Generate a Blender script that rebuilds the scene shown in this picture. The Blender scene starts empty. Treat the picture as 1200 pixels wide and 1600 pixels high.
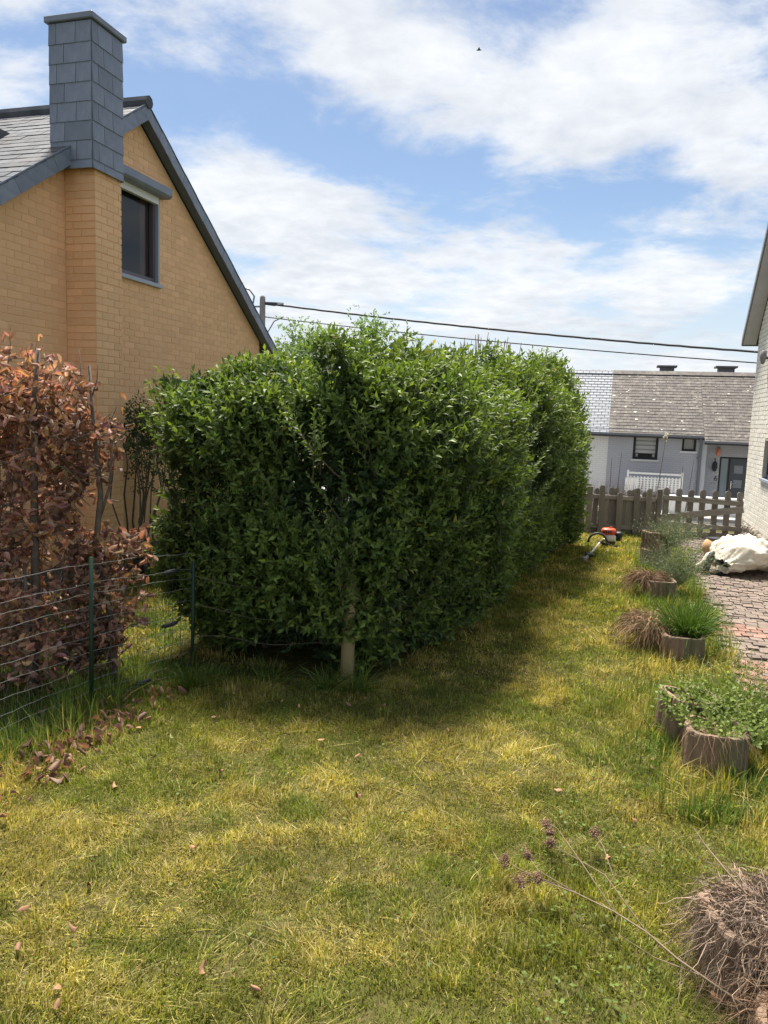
import bpy, math, random
import numpy as np
from mathutils import Vector, Matrix, Euler

sc = bpy.context.scene
rng = np.random.default_rng(7)
random.seed(7)
R = math.radians
# ------------------------------------------------------------------ camera
cam = bpy.data.cameras.new('camera'); camo = bpy.data.objects.new('camera', cam)
sc.collection.objects.link(camo); sc.camera = camo
cam.sensor_fit = 'HORIZONTAL'; cam.sensor_width = 36.0; cam.lens = 36.0
cam.clip_start = 0.05; cam.clip_end = 2000
camo.matrix_world = Matrix(((0.9577, -0.0696, 0.2793, 0), (0.2856, 0.1095, -0.9521, 0), (0.0357, 0.9915, 0.1247, 1.95), (0, 0, 0, 1)))
# ------------------------------------------------------------------ light, sky, exposure
SUN_AZ, SUN_EL = R(-30), R(66)        # azimuth from +Y, negative towards -X
sun_dir = Vector((math.sin(SUN_AZ) * math.cos(SUN_EL), math.cos(SUN_AZ) * math.cos(SUN_EL), math.sin(SUN_EL)))
sl = bpy.data.lights.new('sun', 'SUN'); sl.energy = 3.3; sl.angle = R(14); sl.color = (1.0, 0.93, 0.82)
so = bpy.data.objects.new('sun', sl); sc.collection.objects.link(so)
so.rotation_euler = sun_dir.to_track_quat('Z', 'Y').to_euler(); so.location = (0, 0, 30)
sc.view_settings.view_transform = 'Standard'; sc.view_settings.look = 'None'
sc.view_settings.exposure = 1.82; sc.view_settings.gamma = 1.0; sc.view_settings.use_curve_mapping = False
sc.render.engine = 'CYCLES'
sc.cycles.max_bounces = 8; sc.cycles.transparent_max_bounces = 12
try: sc.cycles.use_denoising = True
except Exception: pass

world = bpy.data.worlds.new('World'); sc.world = world; world.use_nodes = True
wt = world.node_tree; wt.nodes.clear()
def wn(t, **k):
    n = wt.nodes.new(t)
    for a, b in k.items(): setattr(n, a, b)
    return n
def wl(a, b): wt.links.new(a, b)
def wm(op, a, b=None, c=None, clamp=False):
    n = wn('ShaderNodeMath', operation=op); n.use_clamp = clamp
    for i, v in enumerate((a, b, c)):
        if v is None: continue
        if isinstance(v, (int, float)): n.inputs[i].default_value = v
        else: wl(v, n.inputs[i])
    return n.outputs[0]
sky = wn('ShaderNodeTexSky', sky_type='NISHITA'); sky.sun_disc = False
sky.sun_elevation = SUN_EL; sky.sun_rotation = SUN_AZ; sky.altitude = 300; sky.air_density = 1.0; sky.dust_density = 0.7; sky.ozone_density = 1.3
tc = wn('ShaderNodeTexCoord'); dirv = tc.outputs['Generated']
sep = wn('ShaderNodeSeparateXYZ'); wl(dirv, sep.inputs[0])
zz = wm('MAXIMUM', sep.outputs[2], 0.0)
den = wm('ADD', zz, 0.13)
cmb = wn('ShaderNodeCombineXYZ'); wl(wm('DIVIDE', sep.outputs[0], den), cmb.inputs[0]); wl(wm('DIVIDE', sep.outputs[1], den), cmb.inputs[1])
def noise(scale, detail, rough, dist, loc=(0, 0, 0), sc3=(1, 1, 1)):
    mp = wn('ShaderNodeMapping'); mp.inputs['Location'].default_value = loc; mp.inputs['Scale'].default_value = sc3
    wl(cmb.outputs[0], mp.inputs[0])
    n = wn('ShaderNodeTexNoise'); n.inputs['Scale'].default_value = scale; n.inputs['Detail'].default_value = detail
    n.inputs['Roughness'].default_value = rough; n.inputs['Distortion'].default_value = dist
    wl(mp.outputs[0], n.inputs['Vector']); return n.outputs[0]
n1 = noise(1.9, 12, 0.62, 0.25, (3.1, 1.7, 0)); n2 = noise(7.5, 6, 0.6, 0.2, (9, 4, 2)); n3 = noise(1.1, 4, 0.5, 0.2, (5, 8, 1))
bias = wm('MULTIPLY', n1, 1.25)
BL = [(-0.502, 0.794, 0.335, -.22, .10), (-0.42, 0.845, 0.33, -.24, .085), (-0.33, 0.89, 0.315, -.26, .09), (-0.25, 0.925, 0.283, -.3, .085), (-0.18, 0.945, 0.268, -.3, .085),
      (-0.10, 0.96, 0.258, -.27, .085), (0.0, 0.968, 0.25, -.3, .09), (0.10, 0.967, 0.24, -.28, .09), (-0.09, 0.901, 0.432, -.2, .09), (-0.607, 0.717, 0.33, -.1, .12),
      (-0.435, 0.798, 0.43, -.16, .07), (0.125, 0.983, 0.145, -.2, .06), (-0.257, 0.96, 0.113, -.2, .08), (-0.335, 0.87, 0.405, .3, .1), (-0.441, 0.811, 0.378, .25, .08),
      (-0.23, 0.9, 0.38, .28, .11), (-0.1, 0.93, 0.345, .3, .12), (0.04, 0.918, 0.37, .3, .15), (0.12, 0.95, 0.3, .25, .1), (-0.424, 0.86, 0.27, .25, .09),
      (-0.33, 0.915, 0.225, .3, .12), (-0.15, 0.965, 0.18, .3, .13), (0.05, 0.979, 0.185, .25, .1), (-0.36, 0.92, 0.16, .25, .13)]
for x, y, z, a, r in BL:
    vm = wn('ShaderNodeVectorMath', operation='DISTANCE'); wl(dirv, vm.inputs[0]); vm.inputs[1].default_value = (x, y, z)
    mr = wn('ShaderNodeMapRange', interpolation_type='SMOOTHSTEP'); wl(vm.outputs['Value'], mr.inputs[0])
    mr.inputs[1].default_value = 0; mr.inputs[2].default_value = r * 1.15; mr.inputs[3].default_value = a * .62; mr.inputs[4].default_value = 0
    bias = wm('ADD', bias, mr.outputs[0])
bias = wm('ADD', bias, wm('MULTIPLY', n2, 0.16))
mk = wn('ShaderNodeMapRange', interpolation_type='SMOOTHSTEP'); wl(bias, mk.inputs[0])
mk.inputs[1].default_value = 0.57; mk.inputs[2].default_value = 0.86; mk.inputs[3].default_value = 0.05; mk.inputs[4].default_value = 0.95
thick = wn('ShaderNodeMapRange'); wl(wm('ADD', wm('MULTIPLY', n3, 0.6), wm('MULTIPLY', n2, 0.5)), thick.inputs[0])
thick.inputs[1].default_value = 0.35; thick.inputs[2].default_value = 0.8
ccol = wn('ShaderNodeMixRGB'); wl(thick.outputs[0], ccol.inputs[0])
ccol.inputs[1].default_value = (3.15, 3.2, 3.27, 1); ccol.inputs[2].default_value = (1.8, 1.93, 2.15, 1)
hz = wn('ShaderNodeMapRange', interpolation_type='SMOOTHSTEP'); wl(zz, hz.inputs[0])
hz.inputs[1].default_value = 0.0; hz.inputs[2].default_value = 0.26; hz.inputs[3].default_value = 0.92; hz.inputs[4].default_value = 0.0
skyg = wn('ShaderNodeMixRGB'); skyg.blend_type = 'MULTIPLY'; skyg.inputs[0].default_value = 1; wl(sky.outputs[0], skyg.inputs[1]); skyg.inputs[2].default_value = (0.36, 0.375, 0.385, 1)
hmix = wn('ShaderNodeMixRGB'); wl(hz.outputs[0], hmix.inputs[0]); wl(skyg.outputs[0], hmix.inputs[1]); hmix.inputs[2].default_value = (2.3, 2.5, 2.7, 1)
mix = wn('ShaderNodeMixRGB'); wl(mk.outputs[0], mix.inputs[0]); wl(hmix.outputs[0], mix.inputs[1]); wl(ccol.outputs[0], mix.inputs[2])
bg = wn('ShaderNodeBackground'); bg.inputs[1].default_value = 0.1; wl(mix.outputs[0], bg.inputs[0])
wo_ = wn('ShaderNodeOutputWorld'); wl(bg.outputs[0], wo_.inputs[0])

# ------------------------------------------------------------------ materials
MATS = {}
def M(name, c1, c2=None, scale=6.0, rough=0.8, bump=0.0, bscale=None, spec=0.3, trans=0.0, tint=False, orand=0.0, stretch=(1, 1, 1), detail=5, metal=0.0, c3=None, s3=1.2, contrast=(.35, .65), tcol=None):
    """principled material: two-tone noise, optional large stains (c3), relief, per-blade tint, translucency"""
    if name in MATS: return MATS[name]
    m = bpy.data.materials.new(name); m.use_nodes = True; t = m.node_tree; N = t.nodes; L = t.links
    b = N['Principled BSDF']; b.inputs['Roughness'].default_value = rough; b.inputs['Specular IOR Level'].default_value = spec; b.inputs['Metallic'].default_value = metal
    co = N.new('ShaderNodeTexCoord'); mp = N.new('ShaderNodeMapping'); mp.inputs['Scale'].default_value = stretch; L.new(co.outputs['Object'], mp.inputs[0])
    col = None
    def rgb(c): return (c[0], c[1], c[2], 1)
    if c2 is not None:
        nz = N.new('ShaderNodeTexNoise'); nz.inputs['Scale'].default_value = scale; nz.inputs['Detail'].default_value = detail; L.new(mp.outputs[0], nz.inputs['Vector'])
        mr = N.new('ShaderNodeMapRange'); mr.inputs[1].default_value = contrast[0]; mr.inputs[2].default_value = contrast[1]; L.new(nz.outputs[0], mr.inputs[0])
        mx = N.new('ShaderNodeMixRGB'); L.new(mr.outputs[0], mx.inputs[0]); mx.inputs[1].default_value = rgb(c1); mx.inputs[2].default_value = rgb(c2); col = mx.outputs[0]
    else:
        v = N.new('ShaderNodeRGB'); v.outputs[0].default_value = rgb(c1); col = v.outputs[0]
    if c3 is not None:
        nz = N.new('ShaderNodeTexNoise'); nz.inputs['Scale'].default_value = s3; nz.inputs['Detail'].default_value = 8; nz.inputs['Roughness'].default_value = .65; L.new(mp.outputs[0], nz.inputs['Vector'])
        mr = N.new('ShaderNodeMapRange'); mr.inputs[1].default_value = .52; mr.inputs[2].default_value = .68; L.new(nz.outputs[0], mr.inputs[0])
        mx = N.new('ShaderNodeMixRGB'); L.new(mr.outputs[0], mx.inputs[0]); L.new(col, mx.inputs[1]); mx.inputs[2].default_value = rgb(c3); col = mx.outputs[0]
    if tint:
        at = N.new('ShaderNodeAttribute'); at.attribute_name = 'tint'
        mx = N.new('ShaderNodeMixRGB'); mx.blend_type = 'MULTIPLY'; mx.inputs[0].default_value = 1; L.new(col, mx.inputs[1]); L.new(at.outputs['Color'], mx.inputs[2]); col = mx.outputs[0]
    if orand:
        oi = N.new('ShaderNodeObjectInfo'); mr = N.new('ShaderNodeMapRange'); L.new(oi.outputs['Random'], mr.inputs[0]); mr.inputs[3].default_value = 1 - orand; mr.inputs[4].default_value = 1 + orand
        mx = N.new('ShaderNodeVectorMath'); mx.operation = 'SCALE'; L.new(col, mx.inputs[0]); L.new(mr.outputs[0], mx.inputs['Scale']); col = mx.outputs[0]
    L.new(col, b.inputs['Base Color'])
    if bump:
        nz = N.new('ShaderNodeTexNoise'); nz.inputs['Scale'].default_value = bscale or scale * 4; nz.inputs['Detail'].default_value = 6; L.new(mp.outputs[0], nz.inputs['Vector'])
        bp = N.new('ShaderNodeBump'); bp.inputs['Strength'].default_value = bump; bp.inputs['Distance'].default_value = 0.01; L.new(nz.outputs[0], bp.inputs['Height']); L.new(bp.outputs[0], b.inputs['Normal'])
    if trans:
        tr = N.new('ShaderNodeBsdfTranslucent'); ms = N.new('ShaderNodeMixShader'); ms.inputs[0].default_value = trans
        if tcol is None: L.new(col, tr.inputs[0])
        else:
            mx = N.new('ShaderNodeMixRGB'); mx.blend_type = 'MULTIPLY'; mx.inputs[0].default_value = 1; L.new(col, mx.inputs[1]); mx.inputs[2].default_value = rgb(tcol); L.new(mx.outputs[0], tr.inputs[0])
        out = N['Material Output']; L.new(b.outputs[0], ms.inputs[1]); L.new(tr.outputs[0], ms.inputs[2]); L.new(ms.outputs[0], out.inputs[0])
    MATS[name] = m; return m
def glass(name, col=(0.02, 0.025, 0.03), through=0.35):
    m = bpy.data.materials.new(name); m.use_nodes = True; t = m.node_tree; N = t.nodes; L = t.links
    b = N['Principled BSDF']; b.inputs['Base Color'].default_value = (*col, 1); b.inputs['Roughness'].default_value = 0.04; b.inputs['Specular IOR Level'].default_value = 0.6
    tr = N.new('ShaderNodeBsdfTransparent'); ms = N.new('ShaderNodeMixShader'); ms.inputs[0].default_value = through
    L.new(b.outputs[0], ms.inputs[1]); L.new(tr.outputs[0], ms.inputs[2]); L.new(ms.outputs[0], N['Material Output'].inputs[0]); return m

# ------------------------------------------------------------------ object helpers
WO = {}
def link(o, parent=None, at=(0, 0, 0)):
    sc.collection.objects.link(o); at = Vector(at)
    if parent is not None:
        o.parent = parent; o.location = at - WO[parent.name]
    else: o.location = at
    WO[o.name] = at
    return o
def tag(o, label=None, cat=None, group=None, kind=None):
    if label: o['label'] = label
    if cat: o['category'] = cat
    if group: o['group'] = group
    if kind: o['kind'] = kind
    return o
def thing(name, label, cat, at=(0, 0, 0), group=None):
    o = bpy.data.objects.new(name, None); o.empty_display_size = .2; link(o, None, at); return tag(o, label, cat, group)
def npmesh(name, V, F, mat=None, tint=None, smooth=False):
    """V (n,3), F list of (m,k) index arrays"""
    me = bpy.data.meshes.new(name); V = np.asarray(V, np.float32)
    if isinstance(F, np.ndarray): F = [F]
    F = [np.asarray(f, np.int32) for f in F if len(f)]
    me.vertices.add(len(V)); me.vertices.foreach_set('co', V.ravel())
    nl = sum(f.size for f in F); npoly = sum(len(f) for f in F)
    me.loops.add(nl); me.loops.foreach_set('vertex_index', np.concatenate([f.ravel() for f in F]))
    me.polygons.add(npoly); st = []; off = 0
    for f in F: st.append(off + np.arange(len(f)) * f.shape[1]); off += f.size
    me.polygons.foreach_set('loop_start', np.concatenate(st).astype(np.int32))
    if smooth: me.polygons.foreach_set('use_smooth', np.ones(npoly, bool))
    if tint is not None:
        a = me.color_attributes.new('tint', 'FLOAT_COLOR', 'POINT'); T = np.ones((len(V), 4), np.float32); T[:, :3] = tint; a.data.foreach_set('color', T.ravel())
    me.update(calc_edges=True); me.validate()
    if mat: me.materials.append(mat)
    return me
class G:
    """collects boxes, tubes, prisms into one mesh"""
    def __init__(s): s.v = []; s.f = []; s.t = []
    def add(s, vs, fs, tint=(1, 1, 1)):
        o = len(s.v); s.v += [tuple(map(float, v)) for v in vs]; s.f += [tuple(i + o for i in f) for f in fs]; s.t += [tint] * len(vs); return s
    def box(s, x0, x1, y0, y1, z0, z1, tint=(1, 1, 1)):
        return s.add([(x, y, z) for x in (x0, x1) for y in (y0, y1) for z in (z0, z1)], [(0, 1, 3, 2), (4, 6, 7, 5), (0, 4, 5, 1), (2, 3, 7, 6), (0, 2, 6, 4), (1, 5, 7, 3)], tint)
    def beam(s, a, b, w, h, up=(0, 0, 1), tint=(1, 1, 1)):
        a = Vector(a); b = Vector(b); d = (b - a).normalized(); sd = d.cross(Vector(up)); sd = sd.normalized() * w / 2; u = sd.cross(d).normalized() * h / 2
        vs = [p + i * sd + j * u for p in (a, b) for i in (-1, 1) for j in (-1, 1)]
        return s.add(vs, [(0, 1, 3, 2), (4, 6, 7, 5), (0, 4, 5, 1), (2, 3, 7, 6), (0, 2, 6, 4), (1, 5, 7, 3)], tint)
    def tube(s, pts, r, n=7, cap=True, tint=(1, 1, 1)):
        pts = [Vector(p) for p in pts]; k = len(pts); rs = r if hasattr(r, '__len__') else [r] * k; vs = []; prev = None
        for i, p in enumerate(pts):
            d = (pts[min(i + 1, k - 1)] - pts[max(i - 1, 0)]).normalized()
            if prev is None: ref = Vector((0, 0, 1)) if abs(d.z) < .9 else Vector((1, 0, 0)); a = d.cross(ref).normalized()
            else: a = (prev - d * prev.dot(d)).normalized()
            prev = a; b = d.cross(a)
            for j in range(n): q = 2 * math.pi * j / n; vs.append(p + (a * math.cos(q) + b * math.sin(q)) * rs[i])
        fs = [(i * n + j, i * n + (j + 1) % n, (i + 1) * n + (j + 1) % n, (i + 1) * n + j) for i in range(k - 1) for j in range(n)]
        if cap: fs += [tuple(range(n - 1, -1, -1)), tuple(range((k - 1) * n, k * n))]
        return s.add(vs, fs, tint)
    def prism(s, poly, axis, a, b, tint=(1, 1, 1)):
        """poly in the two other axes, extruded a..b along axis"""
        n = len(poly)
        def put(p, w): return {'x': (w, p[0], p[1]), 'y': (p[0], w, p[1]), 'z': (p[0], p[1], w)}[axis]
        vs = [put(p, a) for p in poly] + [put(p, b) for p in poly]
        fs = [tuple(range(n - 1, -1, -1)), tuple(range(n, 2 * n))] + [(i, (i + 1) % n, n + (i + 1) % n, n + i) for i in range(n)]
        return s.add(vs, fs, tint)
    def lathe(s, prof, c=(0, 0, 0), n=16, tint=(1, 1, 1), fl=0.0):
        vs = []
        for r, z in prof:
            for j in range(n):
                q = 2 * math.pi * j / n; rr = r * (1 + fl * (j % 2)); vs.append((c[0] + rr * math.cos(q), c[1] + rr * math.sin(q), c[2] + z))
        k = len(prof); fs = [(i * n + j, i * n + (j + 1) % n, (i + 1) * n + (j + 1) % n, (i + 1) * n + j) for i in range(k - 1) for j in range(n)]
        return s.add(vs, fs, tint)
    def mesh(s, name, mat, smooth=False, bevel=0):
        me = bpy.data.meshes.new(name); me.from_pydata(s.v, [], s.f)
        a = me.color_attributes.new('tint', 'FLOAT_COLOR', 'POINT'); T = np.ones((len(s.v), 4), np.float32)
        if s.t: T[:, :3] = np.array(s.t)
        a.data.foreach_set('color', T.ravel())
        import bmesh
        bm = bmesh.new(); bm.from_mesh(me); bmesh.ops.recalc_face_normals(bm, faces=bm.faces)
        if bevel: bmesh.ops.bevel(bm, geom=bm.edges[:], offset=bevel, segments=1, affect='EDGES')
        bm.to_mesh(me); bm.free()
        if smooth:
            for p in me.polygons: p.use_smooth = True
        me.materials.append(mat); return me
    def obj(s, name, mat, parent=None, smooth=False, bevel=0, at=(0, 0, 0)):
        return link(bpy.data.objects.new(name, s.mesh(name, mat, smooth, bevel)), parent, at)
def obj(name, me, parent=None, at=(0, 0, 0), rot=None, scale=None):
    o = bpy.data.objects.new(name, me); link(o, parent, at)
    if rot is not None: o.rotation_euler = rot
    if scale is not None: o.scale = scale if hasattr(scale, '__len__') else (scale,) * 3
    return o
def hash3(ix, iy, iz, seed):
    h = (ix * 374761393 + iy * 668265263 + iz * 2147483647 + seed * 974711) & 0xffffffff
    h = ((h ^ (h >> 13)) * 1274126177) & 0xffffffff
    return ((h ^ (h >> 16)) & 0xffff) / 65535.0
def vnoise(P, seed=0):
    P = np.asarray(P, float); I = np.floor(P).astype(np.int64); f = P - I; f = f * f * (3 - 2 * f); o = 0
    for dx in (0, 1):
        for dy in (0, 1):
            for dz in (0, 1):
                w = (f[..., 0] if dx else 1 - f[..., 0]) * (f[..., 1] if dy else 1 - f[..., 1]) * (f[..., 2] if dz else 1 - f[..., 2])
                o = o + w * hash3(I[..., 0] + dx, I[..., 1] + dy, I[..., 2] + dz, seed)
    return o
def fbm(P, seed=0, oct=4):
    P = np.asarray(P, float); s = 0; a = .5
    for i in range(oct): s = s + a * vnoise(P * 2 ** i, seed + i); a *= .5
    return s / (1 - .5 ** oct)
def p3(x, y, z=0): return np.stack([x, y, np.zeros_like(x) + z], -1)
def norm(v): return v / (np.linalg.norm(v, axis=-1, keepdims=True) + 1e-9)
def ribbons(P, w, rng_=rng):
    """P (n,k,3) strands -> flat tapered ribbons; w (n,) half widths"""
    n, k, _ = P.shape; d = norm(P[:, -1] - P[:, 0]); a = norm(np.cross(d, norm(rng_.normal(size=(n, 3)))))
    tp = np.linspace(1, .25, k)[None, :, None]
    A = P - a[:, None] * w[:, None, None] * tp; B = P + a[:, None] * w[:, None, None] * tp
    V = np.stack([A, B], 2).reshape(-1, 3)                       # n,k,2
    base = (np.arange(n) * k * 2)[:, None, None]; i = np.arange(k - 1)[None, :, None] * 2
    F = (base + i + np.array([0, 1, 3, 2])[None, None]).reshape(-1, 4)
    return V, F
def leaves(base, axis, up, L, W, fold=.25, droop=.15):
    """n leaf blades: 5 verts, 2 quads each"""
    side = norm(np.cross(axis, up)); nn = norm(np.cross(side, axis)); L = L[:, None]; W = W[:, None]
    m = base + axis * L * .45
    V = np.stack([base, m + side * W / 2 + nn * W * fold, m, m - side * W / 2 + nn * W * fold, base + axis * L - nn * L * droop], 1).reshape(-1, 3)
    b = (np.arange(len(base)) * 5)[:, None]
    return V, np.concatenate([b + np.array([0, 1, 4, 2]), b + np.array([0, 2, 4, 3])])
def shoots(P, A, n, L, leafL, leafW, spread=(.6, 1.1), r=rng):
    """P (m,3) shoot bases, A (m,3) axes: n leaves spiralling up each; returns leaf arrays"""
    m = len(P); A = norm(A); ref = norm(r.normal(size=(m, 3))); t1 = norm(np.cross(A, ref)); t2 = np.cross(A, t1)
    k = np.arange(n)[None, :]; ph = r.uniform(0, 6.28, (m, 1)) + k * 2.4 + r.normal(0, .25, (m, n))
    t = (k + r.uniform(0, .6, (m, n))) / n
    Ls = L[:, None] if hasattr(L, '__len__') else L
    base = P[:, None] + A[:, None] * (t * Ls)[..., None]
    an = r.uniform(spread[0], spread[1], (m, n)) * (1.15 - .55 * t)
    rad = t1[:, None] * np.cos(ph)[..., None] + t2[:, None] * np.sin(ph)[..., None]
    ax = norm(A[:, None] * np.cos(an)[..., None] + rad * np.sin(an)[..., None]); up = norm(A[:, None] * np.sin(an)[..., None] - rad * np.cos(an)[..., None])
    s = r.uniform(.65, 1.2, (m, n)) * (1 - .35 * t)
    return base.reshape(-1, 3), ax.reshape(-1, 3), up.reshape(-1, 3), (leafL * s).ravel(), (leafW * s).ravel(), np.broadcast_to(t, (m, n)).ravel()
# ================================================================== the setting
def sst(a, b, x): t = np.clip((x - a) / (b - a), 0, 1); return t * t * (3 - 2 * t)
def ground_z(x, y):
    x = np.asarray(x, float); y = np.asarray(y, float)
    lawn = (1 - sst(.75, 1.0, x)) * (1 - sst(13.2, 14.0, y)) * sst(-5.6, -5.2, x)
    return (fbm(p3(x * .9, y * .9), 3, 3) - .5) * .05 * lawn + (fbm(p3(x * 3.3, y * 3.3), 5, 2) - .5) * .016 * lawn - 1.05 * sst(15.2, 22.5, y)
gx = np.concatenate([[-160, -90, -50, -30, -20, -12, -8], np.arange(-6, 3.01, .15), [4, 6, 10, 16, 25, 40, 70, 110, 160]])
gy = np.concatenate([[-60, -30, -12, -5, -2, 0], np.arange(.5, 15.01, .15), np.arange(15.5, 24, .75), [26, 29, 35, 45, 70, 120, 200, 400, 800]])
XX, YY = np.meshgrid(gx, gy, indexing='ij'); ZZ = ground_z(XX, YY)
nx, ny = len(gx), len(gy); I = np.arange(nx * ny).reshape(nx, ny)
Fg = np.stack([I[:-1, :-1], I[1:, :-1], I[1:, 1:], I[:-1, 1:]], -1).reshape(-1, 4)
soil = M('soil_and_moss', (.040, .036, .014), (.085, .082, .022), scale=30, rough=.95, bump=.6, bscale=60, spec=.1, c3=(.12, .095, .045), s3=9)
g = obj('ground', npmesh('ground', np.stack([XX, YY, ZZ], -1).reshape(-1, 3), Fg, soil, smooth=True)); tag(g, kind='structure')
asph = M('asphalt', (.045, .045, .047), (.07, .068, .065), scale=30, rough=.9, bump=.3, bscale=200)
tag(G().box(-60, 60, 22.8, 26.2, -1.30, -1.035).obj('street', asph), kind='structure')
conc = M('pale_concrete', (.50, .49, .46), (.38, .37, .34), scale=3, rough=.9, bump=.2, bscale=80)
pv = G().box(-60, 60, 26.2, 29.9, -1.30, -.93).obj('pavement', conc); tag(pv, kind='structure')

# paved drive: bedding sheet and setts
bed = M('sand_joint', (.10, .088, .065), (.14, .125, .09), scale=12, rough=.95, bump=.5, bscale=90)
drive = G().add([(1.0, 3.6, .008), (2.62, 3.6, .008), (2.62, 15.0, .008), (1.12, 15.0, .008)], [(0, 1, 2, 3)]).obj('driveway', bed); tag(drive, kind='structure')
settm = M('clay_and_stone_sett', (.21, .155, .13), (.14, .115, .107), scale=9, rough=.85, bump=.35, bscale=70, tint=True, orand=.22, c3=(.24, .23, .15), s3=3)
settr = M('red_sett', (.29, .165, .125), (.22, .135, .108), scale=9, rough=.85, bump=.35, bscale=70, tint=True, orand=.2)
pieces = []
y = 3.65; row = 0
while y < 14.9:
    x = 1.02 + (y - 3.6) * .010 + (.06 if row % 2 else 0) + random.uniform(-.015, .015)
    while x < 2.36:
        w = random.uniform(.095, .125); edge = .25 if x < 1.25 else 0
        if random.random() > edge * .5: pieces.append((x + w / 2, y + .05, w - .007, .092, random.gauss(0, .05), random.uniform(.012, .026)))
        x += w
    y += .1; row += 1
sm = {}
for nm, mt in (('sett', settm), ('sett_red', settr)):
    gg = G(); gg.box(-.5, .5, -.5, .5, -1, 0); sm[nm] = gg.mesh(nm, mt)
    me = sm[nm]
    for v in me.vertices:
        if v.co.z > -.5: v.co.x *= .95; v.co.y *= .95
vis = sorted(pieces, key=lambda p: (math.hypot(p[0], p[1]) if p[0] < p[1] * .222 + .12 else 99))
def redness(p): return 1 if (6.9 > p[1] or (7.6 < p[1] < 8.1)) and random.random() < .8 else 0
near = vis[:300]; far = vis[300:]
for p in near:
    o = obj('sett', sm['sett_red' if redness(p) else 'sett'], drive, (p[0], p[1], .008 + p[5]), (random.gauss(0, .03), random.gauss(0, .03), p[4]), (p[2], p[3], .05))
gs = G()
for p in far:
    t = random.uniform(.7, 1.15); tt = (t, t, t) if not redness(p) else (t * 1.3, t * 1.0, t * .9)
    c, s_ = math.cos(p[4]), math.sin(p[4]); z = .008 + p[5]
    vs = [(p[0] + (i * c - j * s_), p[1] + (i * s_ + j * c), zz_) for k, zz_ in ((1, -.02), (.95, z)) for i, j in ((-p[2] / 2 * k, -p[3] / 2 * k), (p[2] / 2 * k, -p[3] / 2 * k), (p[2] / 2 * k, p[3] / 2 * k), (-p[2] / 2 * k, p[3] / 2 * k))]
    gs.add(vs, [(4, 5, 6, 7), (0, 1, 5, 4), (1, 2, 6, 5), (2, 3, 7, 6), (3, 0, 4, 7)], tt)
tag(gs.obj('far_setts', settm, drive), kind='stuff')

# ================================================================== brickwork
def gable_top(yc, zc, slope): return lambda y: zc - slope * abs(y - yc)
def gable_wall(x0, x1, y0, y1, zb, top, holes, yc):
    """prism strips of a gable wall (plane x) round rectangular openings (ya,yb,za,zb)"""
    gg = G(); br = sorted({y0, y1, yc} | {h[0] for h in holes} | {h[1] for h in holes})
    for a, b in zip(br[:-1], br[1:]):
        hs = [h for h in holes if h[0] <= a + 1e-6 and h[1] >= b - 1e-6]; lo = zb
        for h in hs:
            if h[2] > lo: gg.prism([(a, lo), (b, lo), (b, h[2]), (a, h[2])], 'x', x0, x1)
            lo = h[3]
        gg.prism([(a, lo), (b, lo), (b, top(b)), (a, top(a))], 'x', x0, x1)
    return gg
def brick_list(y0, y1, zb, top, blen, bh, joint, holes, skip=None):
    out = []; r = 0; z = zb
    zt = max(top(y0), top(y1), top((y0 + y1) / 2))
    while z < zt:
        h = bh - joint; y = y0 - (blen / 2 if r % 2 else 0)
        while y < y1:
            a, b = max(y, y0), min(y + blen - joint, y1)
            for _ in range(40):                      # clip to the gable slope
                if b > a and top(a) < z + h and top(b) < z + h and a * 0 == 0: break
                if b > a and top(a) < z + h: a += .01
                elif b > a and top(b) < z + h: b -= .01
                else: break
            ok = b - a > .03 and top(a) >= z + h and top(b) >= z + h
            segs = [(a, b)] if ok else []
            for (ha, hb, hc, hd) in holes:
                if z + h > hc + .01 and z < hd - .01:
                    ns = []
                    for (p, q) in segs:
                        if q <= ha or p >= hb: ns.append((p, q))
                        else:
                            if p < ha - .03: ns.append((p, ha))
                            if q > hb + .03: ns.append((hb, q))
                    segs = ns
            out += [(p, q, z, z + h) for p, q in segs]
            y += blen
        z += bh; r += 1
    return out
def brick_unit(name, mat):
    gg = G(); b = .06
    gg.add([(0, -.5, -.5), (0, .5, -.5), (0, .5, .5), (0, -.5, .5), (1, -.49, -.46), (1, .49, -.46), (1, .49, .46), (1, -.49, .46)], [(4, 5, 6, 7), (0, 1, 5, 4), (1, 2, 6, 5), (2, 3, 7, 6), (3, 0, 4, 7)])
    return gg.mesh(name, mat)
def lay_bricks(bl, x, proud, mat, parent, key, nparts=300, name='brick'):
    """brick faces on a wall plane x (proud signed); the nparts largest in view are objects, the rest one joined part"""
    bl = sorted(bl, key=key); unit = brick_unit(name, mat)
    for (a, b, c, d) in bl[:nparts]:
        obj(name, unit, parent, (x, (a + b) / 2, (c + d) / 2), (0, 0, 0), (proud * random.uniform(.75, 1.2), b - a, d - c))
    gg = G()
    for (a, b, c, d) in bl[nparts:]:
        t = random.uniform(.92, 1.06); p = x + proud * random.uniform(.75, 1.2); e = .002
        gg.add([(x, a, c), (x, b, c), (x, b, d), (x, a, d), (p, a + e, c + e), (p, b - e, c + e), (p, b - e, d - e), (p, a + e, d - e)], [(4, 5, 6, 7), (0, 1, 5, 4), (1, 2, 6, 5), (2, 3, 7, 6), (3, 0, 4, 7)], (t, t, t))
    if gg.v: tag(gg.obj('brickwork', mat, parent), kind='stuff')

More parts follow.
